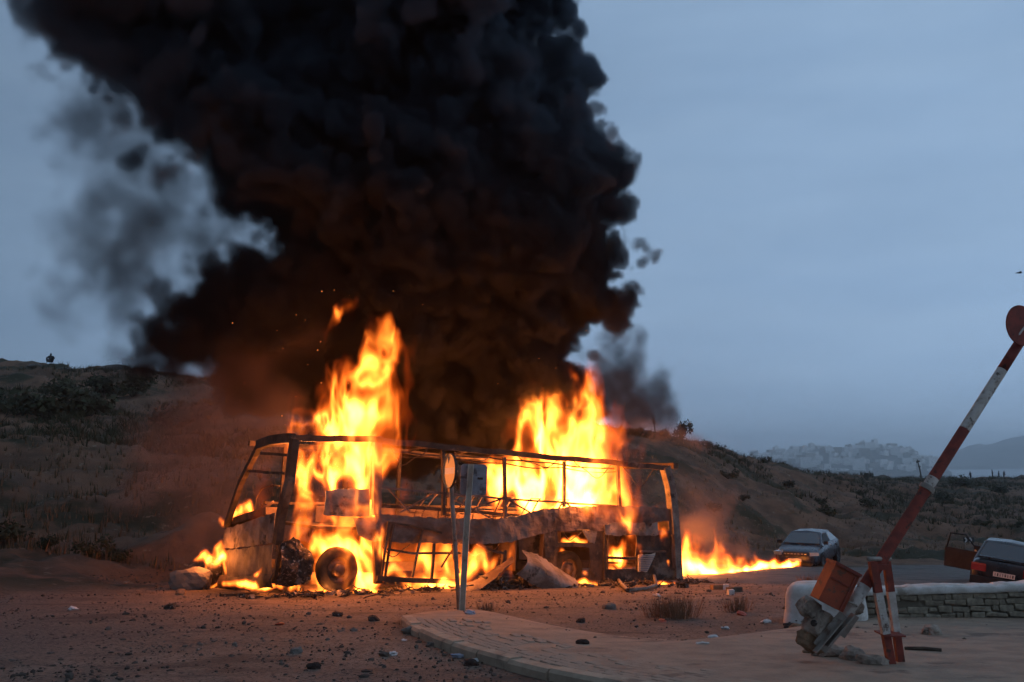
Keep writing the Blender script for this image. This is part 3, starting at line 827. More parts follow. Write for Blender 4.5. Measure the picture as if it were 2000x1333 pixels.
nbar('engine_bay_rail', [(1181, 1040), (1181, 1130)], .05, .06, wd=-.05, mat='soot')
nbar('engine_bay_rail', [(1181, 1090), (1242, 1091)], .07, .06, wd=.02, mat='soot', seed=3)
nbar('engine_bay_rail', [(1181, 1099), (1242, 1101)], .05, .06, wd=.3, mat='soot', seed=4)
nbar('engine_bay_rail', [(1250, 1078), (1300, 1077)], .05, .05, wd=-.08, mat='rust', seed=5)
# radiator grille with its slats
gr = sheet('radiator_grille', [(1247, 1084), (1281, 1081)], [(1247, 1118), (1264, 1117)], 'steel', -.07, crumple=.005, nv=4, seed=14)
for k in range(9):
    y = 1086 + k * 3.6; x1 = 1279 - k * 1.7
    nbar('slat', [(1250, y), (x1, y - .6)], .018, .03, wd=-.105, mat='signback', parent=gr, jit=0)
# front: upper and lower panels between the two windscreen pillars, bumper, burnt far corner
sheet('front_panel', [(440, 1033), (480, 1021), (538, 1002)], [(438, 1072), (490, 1068), (536, 1060)], 'ash', .0, f=bf, crumple=.03, nv=9, n=26, seed=15, bulge=.02, label='blistered cream upper front panel')
sheet('front_panel', [(437, 1076), (533, 1064)], [(434, 1146), (531, 1138)], 'paint', -.02, f=bf, crumple=.02, nv=12, n=26, seed=16, bulge=.03, label='lower front panel, grey and sooty')
sheet('bumper', [(428, 1124), (470, 1128), (532, 1120)], [(430, 1152), (470, 1152), (531, 1148)], 'soot', -.16, f=bf, crumple=.03, nv=6, n=24, seed=17, bulge=.05)
def bumper_corner():
    m = MB(); c = bf(417, 1121, -.25)
    m.lathe([(.06, -.17), (.30, -.17), (.36, -.1), (.37, .06), (.31, .16), (.18, .17)], 22, 0, 'x', (0, 0, 0))
    A = np.array(m.v); A *= (1 + .10 * fbm(A * 4, 1, 2, 5))[:, None]; A[:, 1] *= .62
    m.v = [tuple(a) for a in A]
    o = m.build('bumper_corner', M['char'], bus, True, c); o['label'] = 'charred round bumper corner ringed by fire'
bumper_corner()
beam('dashboard', [bf(450, 1024, .3), bf(536, 998, .3)], .16, .4, nrm=XA, mat='soot')
m = MB(); m.tube([bf(497, 1008, .15), bf(500, 975, .2), bf(511, 955, .25), bf(530, 948, .3), bf(546, 950, .35)], .018, 6); m.build('mirror_arm', M['soot'], bus, True)
m = MB(); m.tube([bf(498, 1005, .1), bf(534, 980, .3)], .03, 6); m.build('wiper_arm', M['rust'], bus, True)
# crushed wing by the front wheel
sheet('crushed_wing', [(549, 1060), (572, 1050), (590, 1062), (609, 1080)], [(538, 1142), (566, 1148), (585, 1143), (604, 1138)], 'flaked', -.06, crumple=.16, nv=22, n=30, seed=51, holes=.30, bulge=.12, label='crumpled, flaking wing beside the front wheel')
sheet('crushed_wing', [(556, 1075), (600, 1085)], [(548, 1140), (600, 1140)], 'char', .12, crumple=.12, nv=16, n=22, seed=52, holes=.15)
nbar('wing_strut', [(604, 1090), (580, 1140)], .10, .05, wd=-.1, mat='rust')
nbar('wing_strut', [(549, 1060), (535, 1140)], .08, .08, wd=.05, mat='soot')
# hanging panels beside the door
sheet('hanging_panel', [(636, 958), (680, 955), (721, 957)], [(632, 1006), (680, 1009), (721, 1009)], 'ash', -.05, crumple=.04, nv=8, seed=18, bulge=.04, label='ash-white panel hanging across the front side opening')
sheet('hanging_panel', [(690, 1014), (735, 1009)], [(700, 1046), (735, 1060)], 'ash', .02, crumple=.05, nv=7, seed=19, holes=.25)
nbar('door_post', [(735, 1058), (737, 1100), (738, 1140)], .18, .12, mat='soot')
# luggage bay frames
for pts, w_ in [([(758, 1021), (752, 1075), (745, 1128)], .045), ([(769, 1024), (760, 1075), (752, 1128)], .045), ([(825, 1035), (815, 1080), (805, 1128)], .045), ([(848, 1062), (846, 1100), (843, 1130)], .06), ([(893, 1062), (876, 1085), (862, 1108)], .03), ([(884, 1064), (886, 1090), (897, 1120)], .04)]:
    nbar('bay_post', pts, w_, .045, wd=-.10, seed=pts[0][0])
for pts, w_ in [([(757, 1021), (800, 1026), (862, 1042)], .045), ([(757, 1073), (805, 1081), (900, 1080)], .05), ([(736, 1130), (800, 1133), (892, 1137)], .11), ([(932, 1062), (960, 1076), (985, 1082)], .06)]:
    nbar('bay_rail', pts, w_, .05, wd=-.10, seed=pts[0][0])
nbar('bay_post', [(985, 1075), (984, 1092), (977, 1120)], .1, .08, wd=-.05)
# chassis, floor, bulkheads, far side sheets
m = MB(); m.box((BL / 2 + .3, FAR / 2, 1.30), (BL - 1.2, FAR - .3, .06)); m.build('cabin_floor', M['soot'], bus)
m = MB(); m.box((BL / 2, .75, .42), (BL - .8, .12, .2)); m.build('chassis_rail', M['soot'], bus)
m = MB(); m.box((BL / 2, FAR - .75, .42), (BL - .8, .12, .2)); m.build('chassis_rail', M['soot'], bus)
for (s_, a, b) in ((2.35, .3, 1.25), (4.9, .3, 1.25), (6.3, .3, 1.25), (7.15, .3, 1.3), (9.3, .3, 1.3)):
    m = MB(); m.box((s_, FAR / 2 + .1, (a + b) / 2), (.04, FAR - .5, b - a), jit=.02); m.build('bulkhead', M['rust'], bus)
for (s0, s1, z0, z1) in ((1.9, 5.3, .35, 1.7), (5.34, 8.4, .35, 1.7), (8.44, BL - .1, .35, 1.7)):
    m = MB(); m.box(((s0 + s1) / 2, FAR + .02, (z0 + z1) / 2), (s1 - s0, .03, z1 - z0), jit=.015); m.build('side_panel', M['rust'], bus)
sheet('bulkhead_panel', [(934, 1066), (962, 1066)], [(934, 1120), (962, 1121)], 'paint', .9, crumple=.01, nv=6, seed=23)
sheet('bulkhead_panel', [(1012, 1050), (1060, 1042)], [(1014, 1092), (1062, 1092)], 'paint', .5, crumple=.02, nv=6, seed=24)
m = MB(); m.box((BL - .02, FAR / 2, 1.0), (.06, FAR - .2, 1.5), jit=.02); m.build('rear_panel', M['soot'], bus)
beam('rear_header', [(BL - .12, .05, 3.12), (BL - .1, FAR, 3.1)], .16, .16, nrm=XA)
# seat frames above the floor
for k, (s_, w_) in enumerate([(5.9, .5), (6.7, .45), (7.6, .5), (5.9, 1.8), (6.8, 1.8), (7.8, 1.8), (4.6, .6), (4.4, 1.8)]):
    m = MB(); a = .25 + .2 * ((k * 37) % 5) / 5
    for dy in (0, .38):
        m.tube([(s_, w_ + dy, 1.33), (s_ + .05, w_ + dy, 1.62), (s_ + .05 + a * .8, w_ + dy, 1.62 + .42), (s_ + .12 + a * .8, w_ + dy, 1.66 + .42)], .02, 6)
    m.tube([(s_ + .12 + a * .8, w_, 2.08), (s_ + .12 + a * .8, w_ + .38, 2.08)], .02, 6); m.tube([(s_ + .05, w_, 1.62), (s_ + .05, w_ + .38, 1.62)], .02, 6)
    m.tube([(s_ + .05, w_, 1.62), (s_ - .35, w_, 1.62)], .02, 6)
    m.build('seat_frame', M['rust'], bus, True)
# wheels
def wheel(c, face):
    o = empty('wheel', (0, 0, 0)); o.parent = bus; o.location = c
    m = MB(); m.lathe([(.27, -.12), (.40, -.13), (.455, -.10), (.48, -.04), (.48, .06), (.455, .12), (.40, .14), (.27, .12), (.27, -.12)], 36)
    A = np.array(m.v); A *= (1 + .025 * fbm(A * 5, 1, 2, 3))[:, None]; m.v = [tuple(a) for a in A]
    m.build('tyre', M['tyre'], o, True)
    m = MB(); f = -1 if face else 1
    m.lathe([(.285, f * .13), (.27, f * .10), (.24, f * .05), (.15, f * .04), (.14, f * .13), (.10, f * .17), (.0, f * .17)], 28)
    for k in range(8):
        a = k * math.pi / 4; m.lathe([(.018, f * .04), (.018, f * .075), (0, f * .075)], 6, 0, 'y', (.2 * math.cos(a), 0, .2 * math.sin(a)))
    m.build('rim', M['rim'], o, True)
fw = bp(664, 1114); rw = bp(1126, 1116)
wheel((fw.x, .16, fw.z), 1); wheel((rw.x, .42, rw.z), 1)
wheel((fw.x, FAR - .2, fw.z), 0); wheel((rw.x, FAR - .4, rw.z), 0)

# ---------------------------------------------------------------- wreckage lying around the bus
def wreck_sheet(name, label, cat, *a, **k):
    o = sheet(name, *a, obj_parent=False, **k); o.matrix_world = BMAT; return tag(o, label, cat)
wreck_sheet('torn_sheet', 'long torn metal sheet curling up from the ground behind the sign posts', 'sheet metal',
    [(755, 1156), (830, 1156), (890, 1148), (935, 1131), (970, 1108), (1001, 1088)], [(755, 1166), (830, 1172), (890, 1171), (930, 1158), (962, 1134), (992, 1104)], 'rust', None or -.9, crumple=.03, nv=8, n=60, seed=41, bulge=.15, wtop=-.55, wbot=-1.0)
wreck_sheet('bent_panel', 'pale bent body panel lying on the ground before the rear wheel', 'sheet metal',
    [(1022, 1076), (1048, 1082), (1085, 1106), (1122, 1130)], [(1006, 1122), (1040, 1142), (1075, 1158), (1104, 1158)], 'ash', -.6, crumple=.05, nv=14, n=40, seed=42, bulge=.30, wtop=-.45, wbot=-.95)
m = MB(); ring = [gp(1196, 1124, .10), gp(1232, 1120, .32), gp(1262, 1121, .32), gp(1276, 1132, .2), gp(1282, 1147, .05), gp(1262, 1154, .05), gp(1226, 1158, .05), gp(1214, 1146, .06), gp(1200, 1128, .10)]
dn = []
for i in range(len(ring) - 1):
    for t in (0, .33, .66): dn.append(ring[i].lerp(ring[i + 1], t))
dn.append(ring[-1]); m.tube(dn, .045, 8)
tag(m.build('window_frame', M['ash'], None, True), 'empty rounded window frame lying on the ground at the bus rear', 'frame')
def engine_wreck():
    c = gp(975, 1150); e = empty('engine_wreck', c); e.rotation_euler = (0, 0, math.atan2(EX.y, EX.x))
    tag(e, 'blackened engine parts heaped on the ground between torn sheet and bent panel', 'engine')
    m = MB(); m.box((-.35, 0, .17), (.3, .3, .3), jit=.03)
    for k in range(4): m.box((-.35, -.17, .07 + k * .07), (.32, .05, .025))
    m.build('engine_block', M['char'], e)
    m = MB(); m.lathe([(.03, -.2), (.12, -.2), (.13, -.12), (.09, -.1), (.13, -.06), (.13, 0)], 16, 0, 'y', (-.02, 0, .17)); m.build('pulley', M['char'], e, True)
    m = MB(); m.tube([(.1, -.05, .1), (.3, -.1, .16), (.5, -.05, .1), (.62, 0, .18)], .045, 8); m.build('pipe', M['char'], e, True)
    m = MB(); m.box((.4, .1, .08), (.6, .35, .12), jit=.05); m.box((.65, -.1, .12), (.15, .2, .2), jit=.04); m.build('gearbox', M['char'], e)
    m = MB(); m.box((-.05, .1, .05), (1.5, .5, .07), jit=.03); m.build('bracket', M['char'], e)
engine_wreck()
k = 0
for (px, py, sx, sy, sz, lab) in [(603, 1157, .34, .2, .16, 'small scorched metal box on the ground left of the front wheel'), (566, 1156, .5, .16, .06, 'flat charred plank of wreckage below the front bumper'), (468, 1163, .9, .14, .04, 'thin charred strip lying under the front of the bus'), (545, 1152, .3, .2, .1, 'charred lump between bumper and metal box'), (1335, 1148, .25, .2, .08, 'charred scrap on the ground at the rear corner of the bus')]:
    p = gp(px, py); m = MB(); m.box((0, 0, sz / 2), (sx, sy, sz), jit=.03); m.box((sx * .2, -sy * .3, sz), (sx * .4, sy * .3, .03), jit=.02)
    o = m.build('scrap', M['rust'] if k == 0 else M['char'], None, False, p, (random.Random(k).uniform(-.1, .1), .05, math.atan2(EX.y, EX.x) + .1 * k)); tag(o, lab, 'scrap metal'); k += 1

def debris():
    rnd = random.Random(31); m = MB()
    for i in range(420):
        s_ = rnd.uniform(-.8, 12.2); w_ = -abs(rnd.gauss(0, .55)) - .05; p = BMAT @ Vector((s_, w_, 0)); z = gz(p.x, p.y); a = rnd.uniform(0, 3.1)
        d = (rnd.uniform(.03, .32), rnd.uniform(.02, .10), rnd.uniform(.01, .06)); Rm = Euler((rnd.uniform(-.4, .4), rnd.uniform(-.5, .5), a)).to_matrix()
        if i % 3: m.box((p.x, p.y, z + d[2] * .6), d, Rm, 0 if i % 5 else 1, .012)
        else:
            L = rnd.uniform(.1, .5); q = [Vector((p.x, p.y, z + .02))]
            for k in range(4): q.append(q[-1] + Vector((math.cos(a) * L / 4 + rnd.uniform(-.04, .04), math.sin(a) * L / 4 + rnd.uniform(-.04, .04), rnd.uniform(-.02, .05))))
            m.tube(q, rnd.uniform(.006, .016), 5, 0)
    tag(m.build('charred_debris', [M['char'], M['ash']]), 'charred scraps and ash scattered along the foot of the bus', 'debris', None, 'stuff')
debris()
for k, (x0, y0, x1, y1, sag) in enumerate([(760, 866, 838, 872, 38), (885, 878, 960, 886, 22), (1010, 890, 1090, 898, 18), (1120, 900, 1195, 906, 26), (1215, 910, 1280, 914, 30), (741, 1062, 800, 1064, 20), (1100, 1040, 1135, 1040, 14), (905, 1064, 975, 1062, 24)]):
    rnd = random.Random(k); q = []
    for i in range(13):
        t = i / 12; x = x0 + (x1 - x0) * t; y = y0 + (y1 - y0) * t + sag * 4 * t * (1 - t) * (1 + .3 * math.sin(7 * t + k)); q.append(bp(x, y, .05 + .1 * math.sin(5 * t + k)))
    m = MB(); m.tube(q, .012, 5); m.build('cable', M['soot'], bus, True)

# ================================================================== STREET FURNITURE
def striped(m, pts, r, cuts, n=10, square=False):
    """tube whose colour changes at the given fractions; cuts: [(end fraction, material index)]"""
    pts = [Vector(p) for p in pts]; a, b = pts[0], pts[-1]; t0 = 0
    for (t1, mi) in cuts:
        k = max(1, int((t1 - t0) * 8)); m.tube([a.lerp(b, t0 + (t1 - t0) * i / k) for i in range(k + 1)], [r[0] + (r[1] - r[0]) * (t0 + (t1 - t0) * i / k) for i in range(k + 1)], n, mi, cap=(t1 >= 1 or t0 == 0), square=square); t0 = t1
# no entry sign on a leaning round post
YS = gp(896, 1199).y
sg = empty('road_sign', at(897, 1201, YS)); tag(sg, 'round no entry sign with firelight orange painted into its face on a leaning post', 'sign')
def rel(px, py, Y): return at(px, py, Y) - sg.location
m = MB(); m.tube([rel(897, 1204, YS), rel(890, 1080, YS), rel(882, 960, YS), rel(879, 892, YS)], .036, 10); m.build('post', M['oldsteel'], sg, True)
m = MB(); n = 40
m.lathe([(0, -.004), (.262, -.004), (.288, -.012), (.288, .012), (.28, .02), (0, .02)], n, 0, 'y'); face = []
disc = m.build('sign_disc', M['noentry'], sg, False, rel(878, 920, YS - .07), (R(-3), R(-3), R(-65)))
m = MB(); m.lathe([(.280, .021), (.293, .021), (.293, -.016), (.280, -.016), (.280, .021)], n, 0, 'y'); m.build('rim', M['black'], disc)
m = MB(); m.box(rel(888, 920, YS), (.09, .08, .05)); m.box(rel(885, 941, YS), (.09, .08, .04)); m.build('bracket', M['oldsteel'], sg)
# second post: grey channel with the back of a square plate
ps = empty('sign_post', at(903, 1200, YS - .12)); tag(ps, 'grey channel post leaning right with a dark square sign plate near its top', 'sign')
def relp(px, py, Y): return at(px, py, Y) - ps.location
m = MB(); Yp = YS - .12
m.bar([relp(902, 1202, Yp), relp(911, 1040, Yp), relp(920, 907, Yp)], .094, .012)
for sx in (-.043, .043): m.bar([relp(902, 1202, Yp) + Vector((sx, -.035, 0)), relp(911, 1040, Yp) + Vector((sx, -.035, 0)), relp(920, 907, Yp) + Vector((sx, -.035, 0))], .012, .07)
m.build('post', M['steel'], ps)
def plate():
    c = relp(925, 937, Yp + .06); w, h, r_ = .225, .255, .06; out = []
    for (cx, cy, a0) in [(w - r_, h - r_, 0), (-w + r_, h - r_, 90), (-w + r_, -h + r_, 180), (w - r_, -h + r_, 270)]:
        for k in range(6): a = R(a0 + 18 * k); out.append((cx + r_ * math.cos(a), cy + r_ * math.sin(a)))
    n = len(out); vs = [(x, -.006, z) for x, z in out] + [(x, .006, z) for x, z in out]
    fs = [tuple(range(n - 1, -1, -1)), tuple(range(n, 2 * n))] + [(k, (k + 1) % n, n + (k + 1) % n, n + k) for k in range(n)]
    o = link('sign_plate', mesh('sign_plate', vs, fs, M['signback']), ps, c, (0, R(2), R(10)))
    m = MB(); m.box((.11, -.010, .02), (.09, .006, .035)); m.build('sticker', M['char'], o)
plate()
ft = rock('post_footing', .17, M['concrete'], 77, (1.3, 1.0, .32), .15, 2, ps, Vector((0, 0, .0)))

# ------------------------------------------------ lifting barrier
PB = gp(1748, 1318); YB = PB.y
zb = pave_z(PB.x, PB.y)
bar_ = empty('road_barrier', (PB.x, PB.y, zb)); tag(bar_, 'raised red and white road barrier with counterweight in the right foreground', 'barrier')
def rb(px, py, Y=None): return at(px, py, Y or YB) - bar_.location
m = MB(); striped(m, [rb(1704, 1097), rb(1745, 1322)], (.052, .052), [(.27, 0), (.63, 1), (1.0, 0)], 4, True); m.build('support_leg', [M['red'], M['white']], bar_)
m = MB(); striped(m, [rb(1731, 1097, YB + .16), rb(1762, 1316, YB + .16)], (.048, .048), [(.27, 0), (.64, 1), (1.0, 0)], 4, True); m.build('support_leg', [M['red'], M['white']], bar_)
m = MB(); m.box(rb(1738, 1238, YB + .08), (.20, .30, .016)); m.box(rb(1718, 1108, YB + .08), (.16, .10, .05)); m.build('collar_plate', M['red'], bar_)
m = MB(); m.tube([rb(1696, 1092, YB - .08), rb(1738, 1092, YB + .24)], .022, 8); m.build('pivot', M['oldsteel'], bar_, True)
YA0 = YB + .08; YA1 = YB + .35
a0, a1 = Vector((1640, 1222)), Vector((1992, 668))
def arm(t): x = a0.lerp(a1, t); return rb(x.x, x.y, YA0 + (YA1 - YA0) * t)
def tpy(y): return (a0.y - y) / (a0.y - a1.y)
m = MB(); striped(m, [arm(0), arm(.5), arm(1)], (.064, .052), [(tpy(1148), 1), (tpy(966), 0), (tpy(942), 1), (tpy(846), 0), (tpy(726), 1), (1.0, 0)], 14)
A = m.build('barrier_arm', [M['red'], M['white']], bar_, True)
m = MB(); m.tube([arm(tpy(958)), arm(tpy(950))], .076, 12); m.build('worn_patch', M['oldsteel'], A)
dc = rb(1994, 636, YA1 - .1)
m = MB(); m.lathe([(0, -.008), (.205, -.008), (.212, 0), (.205, .008), (0, .008)], 40, 0, 'y'); dsk = m.build('end_disc', M['red'], bar_, False, dc, (0, R(8), R(22)))
m = MB(); m.box((.02, -.013, -.03), (.018, .004, .19), Matrix.Rotation(R(38), 3, 'Y'), jit=.006); m.build('paint_streak', M['white'], dsk)
# lower end: channel, box, stones
m = MB(); lo0, lo1 = rb(1652, 1204, YA0 - .1), rb(1600, 1266, YA0 - .1); m.bar([lo0, lo1], .15, .012); m.bar([lo0 + Vector((.06, -.05, .03)), lo1 + Vector((.06, -.05, .03))], .012, .11); m.bar([lo0 + Vector((-.06, -.05, -.03)), lo1 + Vector((-.06, -.05, -.03))], .012, .11)
m.build('tail_channel', M['oldsteel'], bar_)
m = MB(); m.bar([rb(1668, 1200, YA0 + .1), rb(1640, 1240, YA0 + .1)], .10, .06); m.build('tail_plate', M['oldsteel'], bar_)
def cw_box():
    c = rb(1631, 1144, YA0 - .04); ax = (rb(1651, 1104) - rb(1614, 1181)).normalized(); sd = (rb(1675, 1118) - rb(1628, 1090)).normalized(); sd = (sd - ax * sd.dot(ax)).normalized(); dp = ax.cross(sd)
    Rm = Matrix((sd, dp, ax)).transposed(); m = MB(); w, d, h, t = .25, .28, .40, .012
    m.box(c + Rm @ Vector((-w / 2, 0, 0)), (t, d, h), Rm); m.box(c + Rm @ Vector((w / 2, 0, 0)), (t, d, h), Rm)
    m.box(c + Rm @ Vector((0, -d / 2 + t, 0)), (w - t, t, h), Rm); m.box(c + Rm @ Vector((0, d / 2 - t, 0)), (w - t, t, h), Rm); m.box(c + Rm @ Vector((0, 0, -h / 2 + t)), (w - t, d - t * 2, t), Rm)
    o = m.build('counterweight_box', M['redbox'], bar_)
    m = MB()
    for (u, v, a, b) in [(-w / 2, 0, .028, d + .03), (w / 2, 0, .028, d + .03)]: m.box(c + Rm @ Vector((u, v, h / 2 - .005)), (a, b, .03), Rm)
    for v in (-d / 2, d / 2): m.box(c + Rm @ Vector((0, v, h / 2 - .005)), (w - .03, .028, .03), Rm)
    m.build('box_rim', M['red'], o)
    m = MB(); m.box(c + Rm @ Vector((0, 0, h / 2 - .07)), (w - .03, d - .04, .05), Rm, jit=.01); m.build('box_filling', M['rubble'], o)
    m = MB()
    m.box(c + Rm @ Vector((w / 2 - .03, -d / 2 - .004, -.02)), (.010, .012, h * .9), Rm); m.box(c + Rm @ Vector((0, -d / 2 - .004, .05)), (w * .9, .010, .012), Rm); m.build('seam', M['red'], o)
cw_box()
for (px, py, r_, sq, sd, lab) in [(1580, 1188, .105, (1, .8, .8), 3, 'rough upper lump of concrete'), (1601, 1219, .125, (1.0, .85, 1.05), 5, 'pale concrete block with a hole'), (1583, 1254, .10, (1.2, .8, .8), 8, None), (1672, 1186, .06, (1, 1, 1), 9, None)]:
    o = rock('counterweight_stone', r_, M['lump'] if sd != 8 else M['cardboard'], sd, sq, .20, 3, bar_, rb(px, py, YA0 + .03), (0, R(30), .3), box=.85)
    if lab: o['label'] = lab
m = MB(); m.lathe([(.0, 0), (.03, 0), (.034, -.01), (.026, -.014), (.0, -.014)], 12, 0, 'y'); m.build('hole', M['char'], bar_, False, rb(1589, 1217, YA0 - .11))  # dark disc set on the block in place of a shaded hole
m = MB(); m.tube([rb(1640, 1168, YA0 - .1), rb(1672, 1182, YA0 - .1), rb(1676, 1190, YA0 + .12), rb(1645, 1180, YA0 + .14), rb(1640, 1168, YA0 - .1)], .012, 6); m.build('wire_strap', M['oldsteel'], bar_, True)

# ------------------------------------------------ low stone wall
def wall():
    a = at(1655, 1212, 15.6); b = at(2330, 1198, 14.9); a = Vector((a.x, a.y, pave_z(a.x, a.y) - .03)); b = Vector((b.x, b.y, pave_z(b.x, b.y) - .03))
    # the wall's foot follows the ground seen in the photograph
    za0 = at(1655, 1212, a.y).z; zb0 = at(2330, 1196, b.y).z; a.z = za0 - .02; b.z = zb0 - .02
    L = (b - a).length; ex = (b - a).normalized(); root = empty('stone_wall', a, (0, 0, math.atan2(ex.y, ex.x)))
    tag(root, 'low stone wall with whitewashed coping along the road on the right', 'wall')
    top0 = at(1655, 1150, a.y).z - a.z; top1 = at(2330, 1130, b.y).z - a.z
    Hs = lambda s: top0 + (top1 - top0) * s / L - .12
    bs = lambda s: (b.z - a.z) * s / L
    m = MB(); n = 30
    for i in range(n):
        s0, s1 = L * i / n, L * (i + 1) / n; sm = (s0 + s1) / 2; h = Hs(sm) - bs(sm)
        m.box((sm, .22, bs(sm) + h / 2 - .1), (s1 - s0, .30, h + .2))
    m.build('wall_core', M['mortar'], root)
    rnd = random.Random(14); rows = 4
    for r_ in range(rows):
        s = rnd.uniform(-.05, .05)
        while s < L:
            w = rnd.uniform(.09, .34); sm = s + w / 2; h = (Hs(sm) - bs(sm)); z0 = bs(sm) + h * r_ / rows; hh = h / rows
            if not (r_ == 2 and .72 < sm < 1.05):                       # one stone is missing, a dark hole
                m = MB(); m.box((0, 0, 0), (w - .018, .10, hh * rnd.uniform(.80, .97)), None, 0, .018)
                o = m.build('stone', M['stone'], root, False, (sm, .065 + rnd.uniform(-.022, .015), z0 + hh / 2), (rnd.uniform(-.02, .02), rnd.uniform(-.03, .03), rnd.uniform(-.03, .03)))
                md = o.modifiers.new('bevel', 'BEVEL'); md.width = .014; md.segments = 2
            s += w
    V = []; Fc = []; n = 90; pr = [(-.02, .0), (-.035, .01), (-.038, .085), (-.025, .102), (.08, .112), (.3, .114), (.42, .10), (.46, .05), (.43, .0)]
    for i in range(n):
        s = -.15 + (L + .2) * i / (n - 1); wv = .008 * math.sin(s * 5.1) + .014 * float(vnoise(np.array([[s * 6.0, 1.0, 2.0]]))[0]) + .008 * float(vnoise(np.array([[s * 17.0, 1.0, 2.0]]))[0])
        for (y, z) in pr: V.append((s, y - wv * .5, Hs(s) + z + (wv if z > .05 else wv * .4)))
    k = len(pr)
    for i in range(n - 1):
        for j in range(k - 1): Fc.append((i * k + j, (i + 1) * k + j, (i + 1) * k + j + 1, i * k + j + 1))
        Fc.append((i * k + k - 1, (i + 1) * k + k - 1, (i + 1) * k, i * k))
    Fc += [tuple(range(k)), tuple((n - 1) * k + j for j in range(k - 1, -1, -1))]
    link('coping', mesh('coping', V, Fc, M['plaster'], True), root)
    # whitewashed rounded end
    bm = bmesh.new(); bmesh.ops.create_cube(bm, size=2); bmesh.ops.subdivide_edges(bm, edges=bm.edges[:], cuts=9, use_grid_fill=True)
    P = np.array([v.co for v in bm.verts]); nn = np.linalg.norm(P, axis=1, keepdims=True); pw = 6
    P = P / (np.sum(np.abs(P) ** pw, 1, keepdims=True) ** (1 / pw)); P = P + fbm(P, 1.2, 2, 3)[:, None] * .025
    P[:, 0] *= (1.0 - .06 * (P[:, 2] + 1))
    hgt = at(1600, 1140, a.y).z - at(1600, 1230, a.y - .8).z; P *= np.array([.62, .40, hgt / 2 + .10])
    for v, q in zip(bm.verts, P): v.co = q
    me = bpy.data.meshes.new('wall_end'); bm.to_mesh(me); bm.free(); me.materials.append(M['plaster']); me.polygons.foreach_set('use_smooth', [True] * len(me.polygons))
    c = at(1613, 1188, a.y - .25); lc = Matrix.Rotation(-math.atan2(ex.y, ex.x), 3, 'Z') @ (c - a)
    o = link('wall_end', me, root, lc, (0, 0, R(-14))); o['label'] = 'rounded whitewashed wall end'
wall()

# ------------------------------------------------ cars
def loft(st, mat, ring):
    V = []; Fc = []
    k = len(ring(st[0]))
    for s in st: V += ring(s)
    for i in range(len(st) - 1):
        for j in range(k): j2 = (j + 1) % k; Fc.append((i * k + j, i * k + j2, (i + 1) * k + j2, (i + 1) * k + j))
    Fc += [tuple(range(k - 1, -1, -1)), tuple((len(st) - 1) * k + j for j in range(k))]
    return V, Fc
def quad(name, pts, mat, parent, th=.008):
    P = [Vector(p) for p in pts]; n = (P[1] - P[0]).cross(P[-1] - P[0]).normalized(); k = len(P)
    vs = [p + n * th for p in P] + [p - n * .02 for p in P]
    fs = [tuple(range(k)), tuple(range(2 * k - 1, k - 1, -1))] + [(i, k + i, k + (i + 1) % k, (i + 1) % k) for i in range(k)]
    return link(name, mesh(name, vs, fs, M[mat]), parent)
def car_wheel(parent, x, y, r_, side):
    o = empty('wheel', (x, y, r_)); o.parent = parent
    m = MB(); m.lathe([(r_ * .62, -.09), (r_ * .93, -.1), (r_, -.06), (r_, .06), (r_ * .93, .1), (r_ * .62, .09), (r_ * .62, -.09)], 24); m.build('tyre', M['rubber'], o, True)
    m = MB(); f = side; m.lathe([(r_ * .63, f * .09), (r_ * .58, f * .06), (r_ * .2, f * .05), (r_ * .18, f * .08), (0, f * .08)], 20)
    for k in range(5):
        a = k * 2 * math.pi / 5; m.box((r_ * .38 * math.cos(a), f * .075, r_ * .38 * math.sin(a)), (r_ * .5, .03, r_ * .14), Matrix.Rotation(-a, 3, 'Y'))
    m.build('rim', M['alloy'], o)
